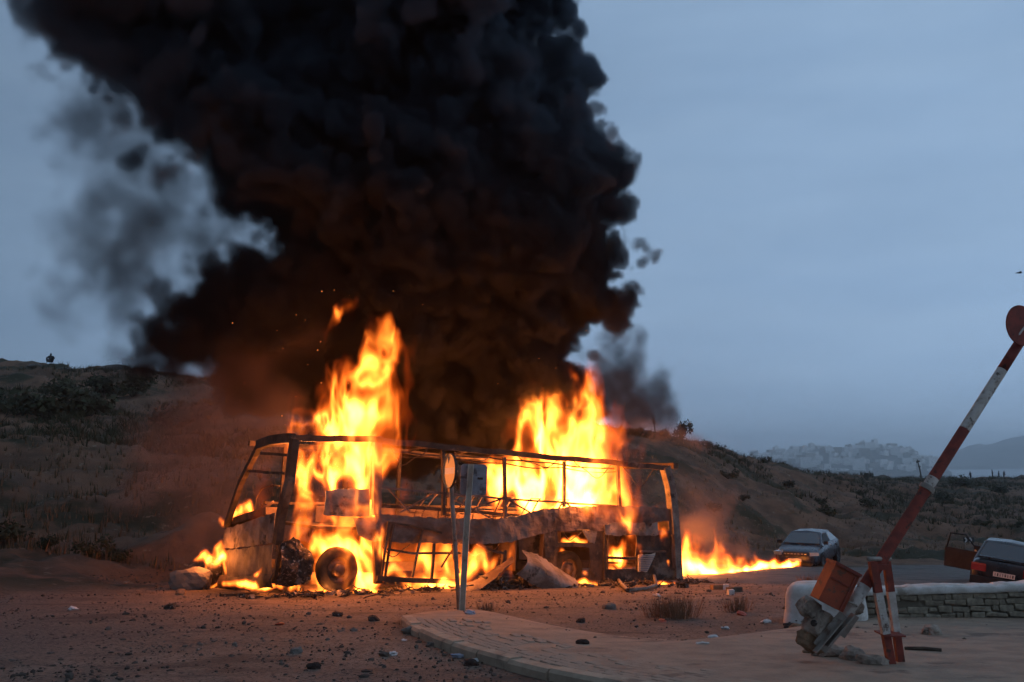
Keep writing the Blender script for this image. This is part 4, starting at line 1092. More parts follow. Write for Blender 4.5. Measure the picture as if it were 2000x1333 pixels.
def car(name, label, loc, yaw, roll, paint, dims, st, gh, modern, parts):
    """local x forward, y left; st: body stations (x, half width, z bottom, z shoulder, crown); gh: greenhouse corners"""
    e = empty(name, loc, (roll[0], roll[1], yaw)); tag(e, label, 'car')
    def ring(s):
        x, w, zb_, zt, cr = s; h = zt - zb_
        pr = [(w * .80, zb_), (w * .97, zb_ + h * .16), (w, zb_ + h * .45), (w * .985, zb_ + h * .74), (w * .93, zt - .02), (w * .72, zt + cr * .8)]
        return [(x, y, z) for y, z in pr] + [(x, 0, zt + cr)] + [(x, -y, z) for y, z in reversed(pr)]
    V, Fc = loft(st, paint, ring)
    body = link('body', mesh('body', V, Fc, M[paint], True), e)
    md = body.modifiers.new('sub', 'SUBSURF'); md.levels = 1; md.render_levels = 2
    (xr0, xr1, xf1, xf0, zb_, zt, wb, wt) = gh                   # rear base, rear top, front top, front base
    def side(s, x, z): f = (z - zb_) / (zt - zb_); return (x, s * (wb + (wt - wb) * f), z)
    V = [side(1, xr0, zb_ - .06), side(1, xr1, zt), side(1, xf1, zt), side(1, xf0, zb_ - .06), side(-1, xr0, zb_ - .06), side(-1, xr1, zt), side(-1, xf1, zt), side(-1, xf0, zb_ - .06), (xr1 + .1, 0, zt + .045), (xf1 - .1, 0, zt + .045)]
    Fc = [(0, 3, 2, 1), (4, 5, 6, 7), (0, 1, 8, 5, 4), (3, 7, 6, 9, 2), (1, 2, 9, 8), (5, 8, 9, 6)]
    cab = link('cabin', mesh('cabin', V, Fc, M[paint]), e); b = cab.modifiers.new('bevel', 'BEVEL'); b.width = .045; b.segments = 3
    def lerp2(a, b_, t): return Vector(a).lerp(Vector(b_), t)
    # windscreen, rear window
    for nm, xa, xb in (('windscreen', xf0, xf1), ('rear_window', xr0, xr1)):
        q = [Vector((xa + (xb - xa) * .12, -wb * .90, zb_ + .02)), Vector((xa + (xb - xa) * .12, wb * .90, zb_ + .02)), Vector((xa + (xb - xa) * .88, wt * .90, zt - .05)), Vector((xa + (xb - xa) * .88, -wt * .90, zt - .05))]
        if nm == 'rear_window': q = q[::-1]
        quad(nm, q, 'glass', e, .022)
    for s in (1, -1):
        xs = [xr0 + .30, (xr1 + xf1) / 2 - .10, (xr1 + xf1) / 2, xf0 - .32]
        top = [xr1 + .05, (xr1 + xf1) / 2 - .10, (xr1 + xf1) / 2, xf1 - .02]
        for i in (0, 2):
            q = [Vector(side(s, xs[i], zb_ + .03)), Vector(side(s, xs[i + 1], zb_ + .03)), Vector(side(s, top[i + 1], zt - .06)), Vector(side(s, top[i], zt - .06))]
            if s > 0: q = q[::-1]
            quad('side_window', q, 'black' if (i == 2 and s > 0 and modern) else 'glass', e, .01)
        m = MB(); m.box((xf0 - .25, s * (wb + .13), zb_ + .07), (.10, .17, .12), jit=.012); m.build('wing_mirror', M['black'], e)
        for i in (0, 1): m = MB(); m.box(((xr1 + xf1) / 2 - .2 + i * .95 - .55, s * (dims[1] / 2 - .005), zb_ - .14), (.17, .03, .03)); m.build('door_handle', M['black'], e)
        wx = dims[2]
        for x in wx:
            car_wheel(e, x, s * (dims[1] / 2 - .10), dims[3], s)
            m = MB(); m.lathe([(dims[3] * 1.0, s * .0), (dims[3] * 1.14, s * .012), (dims[3] * 1.14, -s * .05), (dims[3] * 1.0, -s * .05)], 24, 0, 'y', (x, s * (dims[1] / 2 + .004), dims[3] + .02)); m.build('wheel_arch', M['black'], e, True)
    parts(e); return e
def grey_parts(e):
    L = 2.19
    for s in (1, -1):
        m = MB(); m.box((L - .20, s * .66, .70), (.30, .34, .13), Matrix.Rotation(s * R(28), 3, 'Z'), jit=.015); m.build('headlight', M['lampglass'], e)
    m = MB(); m.box((L - .035, 0, .68), (.06, .95, .15)); g = m.build('grille', M['black'], e)
    for k in range(7): m = MB(); m.box((L, -.40 + k * .133, .69), (.02, .085, .035)); m.build('grille_bar', M['lampglass'], g)
    m = MB(); m.box((L + .01, -.02, .46), (.03, .52, .11)); m.build('number_plate', M['plate'], e)
    m = MB(); m.box((L - .03, 0, .30), (.08, 1.3, .14)); m.build('lower_intake', M['black'], e)
    m = MB(); m.box((0, 0, .24), (3.6, 1.5, .1)); m.build('underbody', M['black'], e)
pc = gp(1571, 1108)
car('parked_car', 'grey-blue saloon car with its front to the camera at the end of the burning trail', Vector((pc.x + .55, pc.y + 1.2, gz(pc.x, pc.y + 1.2) + .02)), R(-90 - 30), (0, R(1)), 'car_grey', (4.38, 1.80, (-1.32, 1.33), .325),
    [(-2.19, .66, .45, .80, .02), (-2.12, .80, .30, 1.00, .02), (-1.6, .89, .24, 1.05, .02), (-.6, .90, .22, 1.00, .02), (.5, .90, .22, .98, .02), (1.0, .90, .22, .94, .03), (1.6, .88, .22, .86, .04), (2.02, .80, .24, .78, .03), (2.19, .62, .34, .66, .02)],
    (-1.90, -.95, .35, 1.22, .98, 1.40, .80, .60), True, grey_parts)
def dark_parts(e):
    L = -2.08
    for s in (1, -1):
        m = MB(); m.box((L - .01, s * .62, .72), (.05, .36, .20)); lt = m.build('tail_light', M['taillamp'], e)
        m = MB(); m.box((L - .035, s * .62, .80), (.01, .34, .045)); m.build('indicator', M['litterr'], lt)
    m = MB(); m.box((L - .03, 0, .60), (.02, .52, .12)); pl = m.build('number_plate', M['plate'], e)
    for k in range(8):
        m = MB(); m.box((L - .043, -.21 + k * .06, .60), (.006, .012 + .018 * (k % 3 == 0), .075)); m.build('plate_mark', M['char'], pl)
    m = MB(); m.box((L - .05, 0, .40), (.14, 1.60, .17)); m.build('rear_bumper', M['black'], e)
    m = MB(); m.box((L + .25, 0, .99), (.30, 1.30, .025)); sp = m.build('spoiler', M['car_dark'], e)
    for s in (.4, -.4): m = MB(); m.box((L + .25, s, .95), (.08, .04, .08)); m.build('spoiler_foot', M['black'], e)
    m = MB(); m.box((.0, -.52, 1.43), (1.3, .05, .035)); m.build('roof_rail', M['black'], e)
    m = MB(); m.box((0, 0, .25), (3.6, 1.4, .1)); m.build('underbody', M['black'], e)
    # driver door standing open on the left side
    d = empty('open_door', (.80, .83, .03), (0, 0, R(-98))); d.scale = (.85, .9, .93); d.parent = e; d['label'] = 'front left door standing wide open'
    m = MB(); m.box((-.55, .02, .60), (1.08, .06, .60), jit=.01); m.build('door_panel', M['black'], d)
    m = MB(); m.tube([(-1.05, .02, .9), (-.95, -.08, 1.36), (-.45, -.10, 1.38), (-.02, 0, .92)], .026, 6); m.build('window_frame', M['black'], d, True)
    m = MB(); m.box((-.12, .13, .96), (.10, .18, .12), jit=.012); m.build('door_mirror', M['litterw'], d)
pd = gp(1935, 1140)
car('parked_car', 'dark old saloon seen from behind with its left door open beyond the wall', Vector((at(1962, 1100, 28.6).x, 28.6, at(1962, 1133, 28.6).z - .30)), R(90 - 29), (R(8), R(1)), 'car_dark', (4.2, 1.66, (-1.22, 1.28), .30),
    [(-2.08, .74, .42, .88, .01), (-2.03, .80, .32, .93, .015), (-1.4, .83, .26, .95, .015), (-.5, .83, .24, .93, .02), (.6, .83, .24, .90, .02), (1.0, .83, .24, .88, .02), (1.7, .80, .24, .80, .03), (2.0, .75, .28, .74, .02), (2.10, .68, .36, .66, .02)],
    (-1.72, -1.05, .30, 1.05, .93, 1.38, .76, .58), False, dark_parts)
# chevron sign on the far verge
p = gp(1893, 1072); e = empty('chevron_sign', p); tag(e, 'small black and white chevron board on the verge above the dark car', 'sign')
Yc = p.y; hh = at(1893, 1058, Yc).z - p.z
m = MB(); m.box((0, 0, hh + .1), (.72, .03, .34)); bd = m.build('board', M['black'], e)
for k in (-.2, .12):
    m = MB()
    for s in (1, -1): m.box((k, -.022, hh + .1 + s * .075), (.10, .01, .19), Matrix.Rotation(s * R(-40), 3, 'Y'))
    m.build('chevron', M['litterw'], bd)
m = MB(); m.tube([(-.25, .04, -.1), (-.25, .04, hh + .2)], .025, 6); m.build('post', M['oldsteel'], e); m = MB(); m.tube([(.25, .04, -.1), (.25, .04, hh + .2)], .025, 6); m.build('post', M['oldsteel'], e)
# antenna mast and leaning pole on the skyline
pz = at(1281, 858, 82); z0 = hill_h(pz.x, pz.y); tpz = at(1276, 813, 82).z
e = empty('antenna_mast', (pz.x, pz.y, z0)); tag(e, 'thin antenna mast on the crest behind the smoke puff', 'mast')
m = MB(); m.tube([(0, 0, -.2), (-.22, 0, tpz - z0)], [.06, .03], 6); m.build('pole', M['black'], e)
m = MB()
for k in range(5): m.box((-.12 - .03 * k, 0, (tpz - z0) * (.55 + .1 * k)), (.22, .05, .10), jit=.02)
m.build('antenna_panel', M['black'], e)
pz = at(1800, 938, 172); z0 = hill_h(pz.x, pz.y)
e = empty('utility_pole', (pz.x, pz.y, z0)); tag(e, 'leaning broken pole on the ridge left of the barrier arm', 'pole')
m = MB(); m.tube([(0, 0, -.3), (-.25, 0, 1.6), (-.62, 0, 3.1)], [.13, .12, .08], 7); m.build('pole_shaft', M['wood'], e)
m = MB(); m.box((-.5, 0, 2.7), (.6, .15, .3), Matrix.Rotation(R(-25), 3, 'Y'), jit=.05); m.box((-.3, 0, 1.9), (.4, .12, .22), Matrix.Rotation(R(20), 3, 'Y'), jit=.05); m.build('broken_crossarm', M['wood'], e)

# ------------------------------------------------ people
def person(loc, yaw, h, label, joints, mat='cloth', group=None):
    """one continuous skinned figure; joints: name -> (x, y, z, radius, parent)"""
    e = bpy.data.meshes.new('person'); nm = list(joints); idx = {n: i for i, n in enumerate(nm)}
    e.from_pydata([joints[n][:3] for n in nm], [(idx[n], idx[joints[n][4]]) for n in nm if joints[n][4]], [])
    e.materials.append(M[mat]); o = link('person', e, None, loc, (0, 0, yaw)); o.scale = (h / 1.75,) * 3
    sk = o.modifiers.new('skin', 'SKIN'); sk.use_smooth_shade = True
    for i, n in enumerate(nm):
        r = joints[n][3]; o.data.skin_vertices[0].data[i].radius = (r, r)
        o.data.skin_vertices[0].data[i].use_root = (n == 'pelvis')
    sb = o.modifiers.new('sub', 'SUBSURF'); sb.levels = 1; sb.render_levels = 1
    return tag(o, label, 'person', group)
def standing(step=.1, arm=.1, bend=0.0):
    return {'pelvis': (0, 0, .95, .15, None), 'chest': (bend * .5, 0, 1.3, .17, 'pelvis'), 'neck': (bend, 0, 1.5, .07, 'chest'), 'head': (bend + .03, 0, 1.64, .11, 'neck'), 'crown': (bend + .03, 0, 1.73, .07, 'head'),
     'hl': (0, .1, .88, .11, 'pelvis'), 'kl': (step, .11, .5, .075, 'hl'), 'al': (step * .6, .12, .08, .05, 'kl'), 'fl': (step * .6 + .16, .13, .03, .04, 'al'),
     'hr': (0, -.1, .88, .11, 'pelvis'), 'kr': (-step * .6, -.11, .5, .075, 'hr'), 'ar': (-step * 1.6, -.12, .08, .05, 'kr'), 'fr': (-step * 1.6 + .16, -.13, .03, .04, 'ar'),
     'sl': (bend * .8, .19, 1.42, .075, 'chest'), 'el': (bend * .6 + arm * .3, .27, 1.15, .055, 'sl'), 'wl': (bend * .6 + arm * 1.4, .25, .95 + arm * .6, .04, 'el'),
     'sr': (bend * .8, -.19, 1.42, .075, 'chest'), 'er': (bend * .6 - arm * .2, -.27, 1.15, .055, 'sr'), 'wr': (bend * .6 + arm * .5, -.25, .93, .04, 'er')}
for (px, Yp_, st_, ar_, bd_, yw, mt, lab) in [(1831, 174, .18, .3, .08, 20, 'cloth', 'person on the ridge half hidden behind the barrier arm'), (1896, 176, .12, .45, .05, 200, 'cloth', 'person standing alone on the ridge with one arm raised'),
    (1939, 180, .1, .1, .04, 160, 'cloth2', 'person in brown on the ridge, leftmost of the group of three'), (1951, 182, .15, .1, .03, -30, 'cloth', 'slim dark person in the middle of the group of three on the ridge'), (1961, 180, .14, .35, .06, 10, 'cloth', 'dark person on the ridge, rightmost of the group of three')]:
    p = at(px, 936, Yp_); person((p.x, p.y, hill_h(p.x, p.y) - .02), R(yw), 1.72, lab, standing(st_, ar_, bd_), mt, 'people on the ridge')
sit = {'pelvis': (0, 0, .14, .17, None), 'chest': (.08, 0, .48, .19, 'pelvis'), 'neck': (.12, 0, .66, .075, 'chest'), 'head': (.14, 0, .80, .11, 'neck'), 'crown': (.14, 0, .90, .07, 'head'),
  'hl': (.1, .12, .14, .12, 'pelvis'), 'kl': (.34, .30, .42, .085, 'hl'), 'al': (.36, .22, .06, .055, 'kl'), 'fl': (.48, .22, .04, .04, 'al'), 'hr': (.1, -.12, .14, .12, 'pelvis'), 'kr': (.34, -.30, .42, .085, 'hr'), 'ar': (.36, -.22, .06, .055, 'kr'), 'fr': (.48, -.22, .04, .04, 'ar'),
  'sl': (.1, .21, .58, .085, 'chest'), 'el': (.22, .36, .40, .06, 'sl'), 'wl': (.38, .24, .42, .045, 'el'), 'sr': (.1, -.21, .58, .085, 'chest'), 'er': (.22, -.36, .40, .06, 'sr'), 'wr': (.38, -.24, .42, .045, 'er')}
p = at(99, 716, 94); person((p.x, p.y, hill_h(p.x, p.y) + .05), R(-80), 1.85, 'dark figure sitting on the skyline of the left hill', sit)

# ------------------------------------------------ loose things on the ground
def boulder(px, py, r_, mt, seed, label, sq=(1.3, .9, .8), cat='stone', lift=.35, pave=False):
    p = gp(px, py); z = pave_z(p.x, p.y) if pave else p.z
    o = rock('boulder' if r_ > .15 else 'stone_chunk', r_, M[mt], seed, sq, .28, 3, None, (p.x, p.y, z + r_ * sq[2] * lift), (0, 0, seed), box=.25); return tag(o, label, cat)
boulder(376, 1150, .34, 'hillrock', 3, 'grey boulder on the dirt left of the bus front', lift=.55)
boulder(352, 1163, .12, 'cardboard', 5, 'small brown stone in front of the grey boulder')
for k, (px, py, r_, mt, lab) in enumerate([(1622, 1300, .14, 'lump', 'broken concrete chunk nearest the fallen counterweight end'), (1668, 1308, .13, 'lump', 'flat concrete chunk in the middle of the row by the barrier leg'), (1706, 1318, .11, 'lump', 'rough concrete chunk against the foot of the barrier leg'), (1588, 1294, .07, 'cardboard', 'small dark brown chunk left of the concrete row'), (1820, 1252, .12, 'lump', 'grey stone lying behind the barrier legs'), (1560, 1232, .10, 'cardboard', 'brown stone under the whitewashed wall end'), (1545, 1228, .08, 'char', 'dark stone under the corner of the wall end')]):
    boulder(px, py, r_, mt, 60 + k, lab, (1.5, .9, .65), lift=.45, pave=px > 1580)
def stick(a, b, r_, mt, label, cat, pave=True, name='stick'):
    p, q = gp(*a), gp(*b); lz = KH * .75 if pave else 0
    m = MB(); c = (p + q) / 2; m.tube([p - c, (p + q) / 2 - c + Vector((0, 0, .01)), q - c], r_, 6); return tag(m.build(name, M[mt], None, False, c + Vector((0, 0, lz + r_))), label, cat)
stick((1768, 1287), (1840, 1291), .022, 'wood', 'dark wooden stick lying right of the barrier legs', 'stick')
stick((1690, 1312), (1716, 1316), .02, 'litterr', 'orange plastic tube by the foot of the barrier', 'litter', name='plastic_tube')
stick((1360, 1275), (1385, 1274), .012, 'litterw', 'thin pale strip lying on the pavement', 'litter', name='strip')
def brick(px, py, d, mt, label, yaw, name='block', cat='block', pave=False):
    p = gp(px, py); z = (pave_z(p.x, p.y) if pave else p.z); m = MB(); m.box((0, 0, d[2] / 2), d, jit=.01); m.box((d[0] * .1, 0, d[2] * .97), (d[0] * .7, d[1] * .7, .02), jit=.01)
    return tag(m.build(name, M[mt], None, False, (p.x, p.y, z), (0, 0, yaw)), label, cat)
brick(1402, 1152, (.30, .2, .11), 'cardboard', 'dark brown brick right of the bus, left of the pale blocks', .2)
brick(1418, 1153, (.13, .16, .13), 'litterw', 'pale upright block right of the bus between two bricks', -.2)
brick(1434, 1156, (.30, .2, .10), 'wood', 'brown brick right of the bus at the right end of the row', .35)
brick(1427, 1162, (.12, .14, .10), 'litterw', 'pale block lying in front of the brown bricks', .1)
def scrapbag(px, py, s, mt, seed, label, cat='litter', pave=False, name='plastic_scrap', sq=(1.3, 1, .45)):
    p = gp(px, py); z = pave_z(p.x, p.y) if pave else p.z
    return tag(rock(name, s, M[mt], seed, sq, .6, 2, None, (p.x, p.y, z + s * .2), (0, 0, seed)), label, cat)
for k, a in enumerate([(1447, 1202, .09, 'litterr', 'crumpled red and white bag in the dry grass', 0), (1418, 1228, .05, 'litterw', 'pale crumpled litter in the dirt beside a thin strip', 0), (1392, 1246, .05, 'litterw', 'pale litter lump at the pavement edge', 0), (1498, 1217, .09, 'litterw', 'pale litter in the dirt left of the white wall end', 0), (1492, 1246, .05, 'litterr', 'pinkish litter by the pavement, left of a matching piece', 0), (1502, 1244, .05, 'litterr', 'pinkish litter by the pavement, right of a matching piece', 0), (1294, 1215, .07, 'litterr', 'reddish scrap at the edge of the dry dirt', 0),
    (918, 1210, .09, 'litterb', 'flat bluish wrapper on the pavement near the sign post', 1), (895, 1283, .06, 'litterb', 'bluish wrapper lying below the kerb', 0), (790, 1252, .04, 'litterw', 'white scrap on the dirt left of the kerb', 0), (768, 1278, .06, 'litterw', 'white scrap at the lower left of the kerb tip', 0), (932, 1292, .05, 'litterw', 'white crumb of litter right below the kerb', 0), (1952, 1199, .09, 'litterb', 'bluish scrap at the foot of the stone wall', 1),
    (142, 1192, .10, 'litterw', 'pale crumpled paper in the dirt at far left', 0), (115, 1126, .14, 'litterw', 'pale flat litter at the foot of the left hill', 0), (170, 1122, .12, 'litterr', 'pinkish litter at the foot of the left hill', 0), (80, 1126, .08, 'litterw', 'small white litter at the hill foot on the left', 0), (8, 933, .35, 'litterw', 'white plastic sheet on the hillside at the left edge', 0), (545, 1222, .07, 'litterr', 'reddish flat scrap in the dirt below the bus front', 0), (1282, 1115 + 50, .08, 'litterw', 'pale scrap on the ground below the window frame', 0)]):
    scrapbag(*a[:4], 80 + k, a[4], pave=bool(a[5]))
for k, (px, py, r_, lab) in enumerate([(802, 1238, .10, 'dark round stone against the kerb tip'), (332, 1190, .10, 'dark stone in the dirt below the boulder'), (612, 1307, .06, 'dark stone on the dirt near the bottom edge, left of centre'), (578, 1275, .06, 'dark stone in the middle of the foreground dirt'), (730, 1214, .09, 'grey stone on the dirt left of the kerb tip'), (660, 1204, .07, 'grey stone below the front wheel'), (1190, 1190, .10, 'dark clod on the dirt in front of the bus rear'), (1134, 1216, .07, 'dark clod at the edge of the pavement'), (1137, 1274, .06, 'dark clod on the paved island'), (845, 1262, .05, 'small dark stone under the kerb'), (920, 1300, .07, 'dark clump of dirt below the kerb beside blue wrapper')]):
    boulder(px, py, r_, 'char' if k % 3 else 'hillrock', 120 + k, lab, (1.2, 1, .75), pave=py in (1274,))
# dry tufts near the bus
def dry_tuft(px, py, h, nb, seed, label):
    p = gp(px, py); r = np.random.default_rng(seed); V = []; Fc = []
    for i in range(nb):
        a = r.uniform(0, 6.28); d = r.random() ** .6 * .55 * h; b = Vector((math.cos(a) * d * 1.6, math.sin(a) * d, 0)); hh = h * r.uniform(.4, 1.0); ln = r.uniform(-.25, .25) * h
        t = b + Vector((ln + b.x * .4, r.uniform(-.2, .2) * h, hh)); s = Vector((-math.sin(a), math.cos(a), 0)) * .0035; md_ = b.lerp(t, .55) + Vector((0, 0, .06 * h)); k = len(V)
        V += [b - s, b + s, md_ + s, md_ - s, t]; Fc += [(k, k + 1, k + 2, k + 3), (k + 3, k + 2, k + 4)]
    return tag(link('grass_tuft', mesh('grass_tuft', V, Fc, M['twigs']), None, p), label, 'grass')
dry_tuft(1325, 1208, .42, 260, 1, 'large dry grass tuft in the dirt below the bus rear')
dry_tuft(1290, 1205, .35, 200, 2, 'smaller dry grass tuft left of the large one')
dry_tuft(1585, 1150, .40, 260, 3, 'dry grass tuft behind the whitewashed wall end')
dry_tuft(1440, 1196, .30, 160, 4, 'dry grass around the red bag')
dry_tuft(950, 1196, .22, 120, 5, 'dark dry tuft behind the sign posts')
# bird
p = at(1991, 534, 60); e = empty('bird', p); tag(e, 'small dark bird gliding in the sky at the right edge', 'bird')
m = MB(); m.tube([(-.17, 0, .0), (-.08, 0, .02), (.05, 0, .02), (.14, 0, .03), (.19, 0, .02)], [.012, .04, .05, .03, .008], 7); m.build('body', M['black'], e, True)
for s in (1, -1):
    V = [(.06, 0, .03), (-.06, 0, .03), (-.05, s * .16, .09), (.07, s * .16, .10), (-.08, s * .36, .05), (-.03, s * .36, .06)]; V += [(x, y, z - .012) for x, y, z in V]
    link('wing', mesh('wing', V, [(0, 1, 2, 3), (3, 2, 4, 5), (9, 8, 7, 6), (11, 10, 8, 9), (0, 6, 7, 1), (1, 7, 8, 2), (2, 8, 10, 4), (4, 10, 11, 5), (5, 11, 9, 3), (3, 9, 6, 0)], M['black']), e)

# ================================================================== FIRE AND SMOKE (density grids)
def _wmat(ax, f, n, ph):
    """cubic B-spline weights of a lattice of n nodes along one axis"""
    q = (ax - ax[0]) * f + 1.0 + ph; i = np.floor(q).astype(int); t = q - i
    Wm = np.zeros((len(ax), n), np.float32); r = np.arange(len(ax))
    for k, w in enumerate([(1 - t) ** 3 / 6, (3 * t ** 3 - 6 * t ** 2 + 4) / 6, (-3 * t ** 3 + 3 * t ** 2 + 3 * t + 1) / 6, t ** 3 / 6]):
        Wm[r, np.clip(i - 1 + k, 0, n - 1)] += w
    return Wm
def gnoise(axes, f, rng):
    """smooth noise over a grid, about unit deviation; f may differ per axis"""
    f = (f, f, f) if np.isscalar(f) else f
    ns = [int(math.ceil((a[-1] - a[0]) * ff)) + 5 for a, ff in zip(axes, f)]
    L = rng.normal(size=ns).astype(np.float32)
    o = np.tensordot(_wmat(axes[0], f[0], ns[0], rng.random()), L, (1, 0))
    o = np.moveaxis(np.tensordot(_wmat(axes[1], f[1], ns[1], rng.random()), o, (1, 1)), 0, 1)
    o = np.moveaxis(np.tensordot(_wmat(axes[2], f[2], ns[2], rng.random()), o, (1, 2)), 0, 2)
    return (o / .32).astype(np.float32)
def gsample(A, ix, iy, iz):
    nx, ny, nz = A.shape
    ix = np.clip(ix, 0, nx - 1.001); iy = np.clip(iy, 0, ny - 1.001); iz = np.clip(iz, 0, nz - 1.001)
    i, j, k = ix.astype(np.int32), iy.astype(np.int32), iz.astype(np.int32)
    a, b, c = ix - i, iy - j, iz - k
    Af = A.ravel(); base = (i * ny + j) * nz + k; o = 0
    for dx in (0, 1):
        for dy in (0, 1):
            for dz in (0, 1):
                o = o + Af[base + (dx * ny + dy) * nz + dz] * ((a if dx else 1 - a) * (b if dy else 1 - b) * (c if dz else 1 - c))
    return o.astype(np.float32)
def axes_for(mn, mx, vox):
    return [np.linspace(a, b, max(4, int(round((b - a) / vox)) + 1), dtype=np.float32) for a, b in zip(mn, mx)]
def balls(axes, pts, rel=False, init=-9.0, stretch=(1, 1, 1), soft=False):
    """union of balls: r - d (or 1 - d / r when rel)"""
    G = np.full([len(a) for a in axes], init, np.float32)
    for (x, y, z, r) in pts:
        R_ = r * (1.6 if rel else 1.0) + (0 if rel else 1.2)
        sl = []
        for a, c, st in zip(axes, (x, y, z), stretch):
            lo = np.searchsorted(a, c - R_ * st); hi = np.searchsorted(a, c + R_ * st); sl.append(slice(lo, hi))
        if any(s.stop <= s.start for s in sl): continue
        d = np.sqrt(((axes[0][sl[0]] - x) / stretch[0])[:, None, None] ** 2 + ((axes[1][sl[1]] - y) / stretch[1])[None, :, None] ** 2 + ((axes[2][sl[2]] - z) / stretch[2])[None, None, :] ** 2)
        v = 1 - d / r if rel else r - d
        G[tuple(sl)] = np.maximum(G[tuple(sl)], v)
    return G
def volume(name, axes, D, mat):
    """a Volume object whose grid is filled from the array D"""
    nx, ny, nz = D.shape
    me = bpy.data.meshes.new(name + '_cells'); me.vertices.add(D.size)
    me.attributes.new('d', 'FLOAT', 'POINT').data.foreach_set('value', np.ascontiguousarray(D, dtype=np.float32).ravel())
    src = bpy.data.objects.new(name + '_cells', me)
    vd = bpy.data.volumes.new(name); ob = bpy.data.objects.new(name, vd); COL.objects.link(ob); vd.materials.append(mat)
    t = bpy.data.node_groups.new(name, 'GeometryNodeTree')
    t.interface.new_socket('Geometry', in_out='INPUT', socket_type='NodeSocketGeometry')
    t.interface.new_socket('Geometry', in_out='OUTPUT', socket_type='NodeSocketGeometry')
    N = NT(t); go = N.n('NodeGroupOutput')
    oi = N.n('GeometryNodeObjectInfo'); oi.inputs[0].default_value = src
    mn = tuple(float(a[0]) for a in axes); mx = tuple(float(a[-1]) for a in axes)
    inv = tuple((n - 1) / (b - a) for n, a, b in zip((nx, ny, nz), mn, mx))
    q = N.v('MULTIPLY', N.v('SUBTRACT', N.n('GeometryNodeInputPosition').outputs[0], mn), inv)
    q = N.n('ShaderNodeSeparateXYZ', {0: N.v('FLOOR', N.v('ADD', q, (.5, .5, .5)))})
    idx = N.m('ADD', N.m('MULTIPLY', N.m('ADD', N.m('MULTIPLY', q.outputs[0], float(ny)), q.outputs[1]), float(nz)), q.outputs[2])
    at_ = N.n('GeometryNodeInputNamedAttribute', {'Name': 'd'}, data_type='FLOAT').outputs[0]
    ii = N.n('FunctionNodeFloatToInt', {0: idx}).outputs[0]
    sm = N.n('GeometryNodeSampleIndex', {'Geometry': oi.outputs['Geometry'], 'Value': at_, 'Index': ii}, data_type='FLOAT', domain='POINT').outputs[0]
    vc = N.n('GeometryNodeVolumeCube', {'Density': sm, 'Background': 0.0, 'Min': mn, 'Max': mx, 'Resolution X': nx, 'Resolution Y': ny, 'Resolution Z': nz})
    st = N.n('GeometryNodeSetMaterial', {'Geometry': vc.outputs[0], 'Material': mat})
    t.links.new(st.outputs[0], go.inputs[0])
    ob.modifiers.new('grid', 'NODES').node_group = t
    return ob

def smoke_mat(name, dens, col, aniso=.1):
    m, N, out = mat_new(name)
    d = N.n('ShaderNodeAttribute', attribute_name='density').outputs['Fac']
    pv = N.n('ShaderNodeVolumePrincipled', {'Color': rgb(col), 'Density': N.m('MULTIPLY', d, dens), 'Density Attribute': '', 'Anisotropy': aniso})
    N.t.links.new(pv.outputs[0], out.inputs['Volume']); return m
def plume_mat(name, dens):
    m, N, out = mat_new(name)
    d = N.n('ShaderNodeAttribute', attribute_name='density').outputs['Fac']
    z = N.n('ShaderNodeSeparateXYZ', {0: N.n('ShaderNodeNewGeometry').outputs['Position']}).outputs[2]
    c = N.mix(N.step(z, 6.5, 16.0), (.034, .034, .038, 1), (.165, .205, .265, 1))  # height grade in the colour: base darkened against firelight, top lightened for skylight
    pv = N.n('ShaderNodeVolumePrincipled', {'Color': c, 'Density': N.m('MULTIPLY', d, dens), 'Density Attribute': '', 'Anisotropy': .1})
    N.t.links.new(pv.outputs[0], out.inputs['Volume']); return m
def fire_mat(name, k, hot=(1, .285, .030), cool=(1, .07, .003), pw=2.4):
    m, N, out = mat_new(name)
    e = N.n('ShaderNodeAttribute', attribute_name='density').outputs['Fac']
    c = N.mix(N.m('MINIMUM', e, 1.0), rgb(cool), rgb(hot))
    em = N.n('ShaderNodeEmission', {'Color': c, 'Strength': N.m('MULTIPLY', N.m('POWER', e, pw), k)})
    N.t.links.new(em.outputs[0], out.inputs['Volume']); return m
def wpt(p, r): return (p.x, p.y, p.z, r)

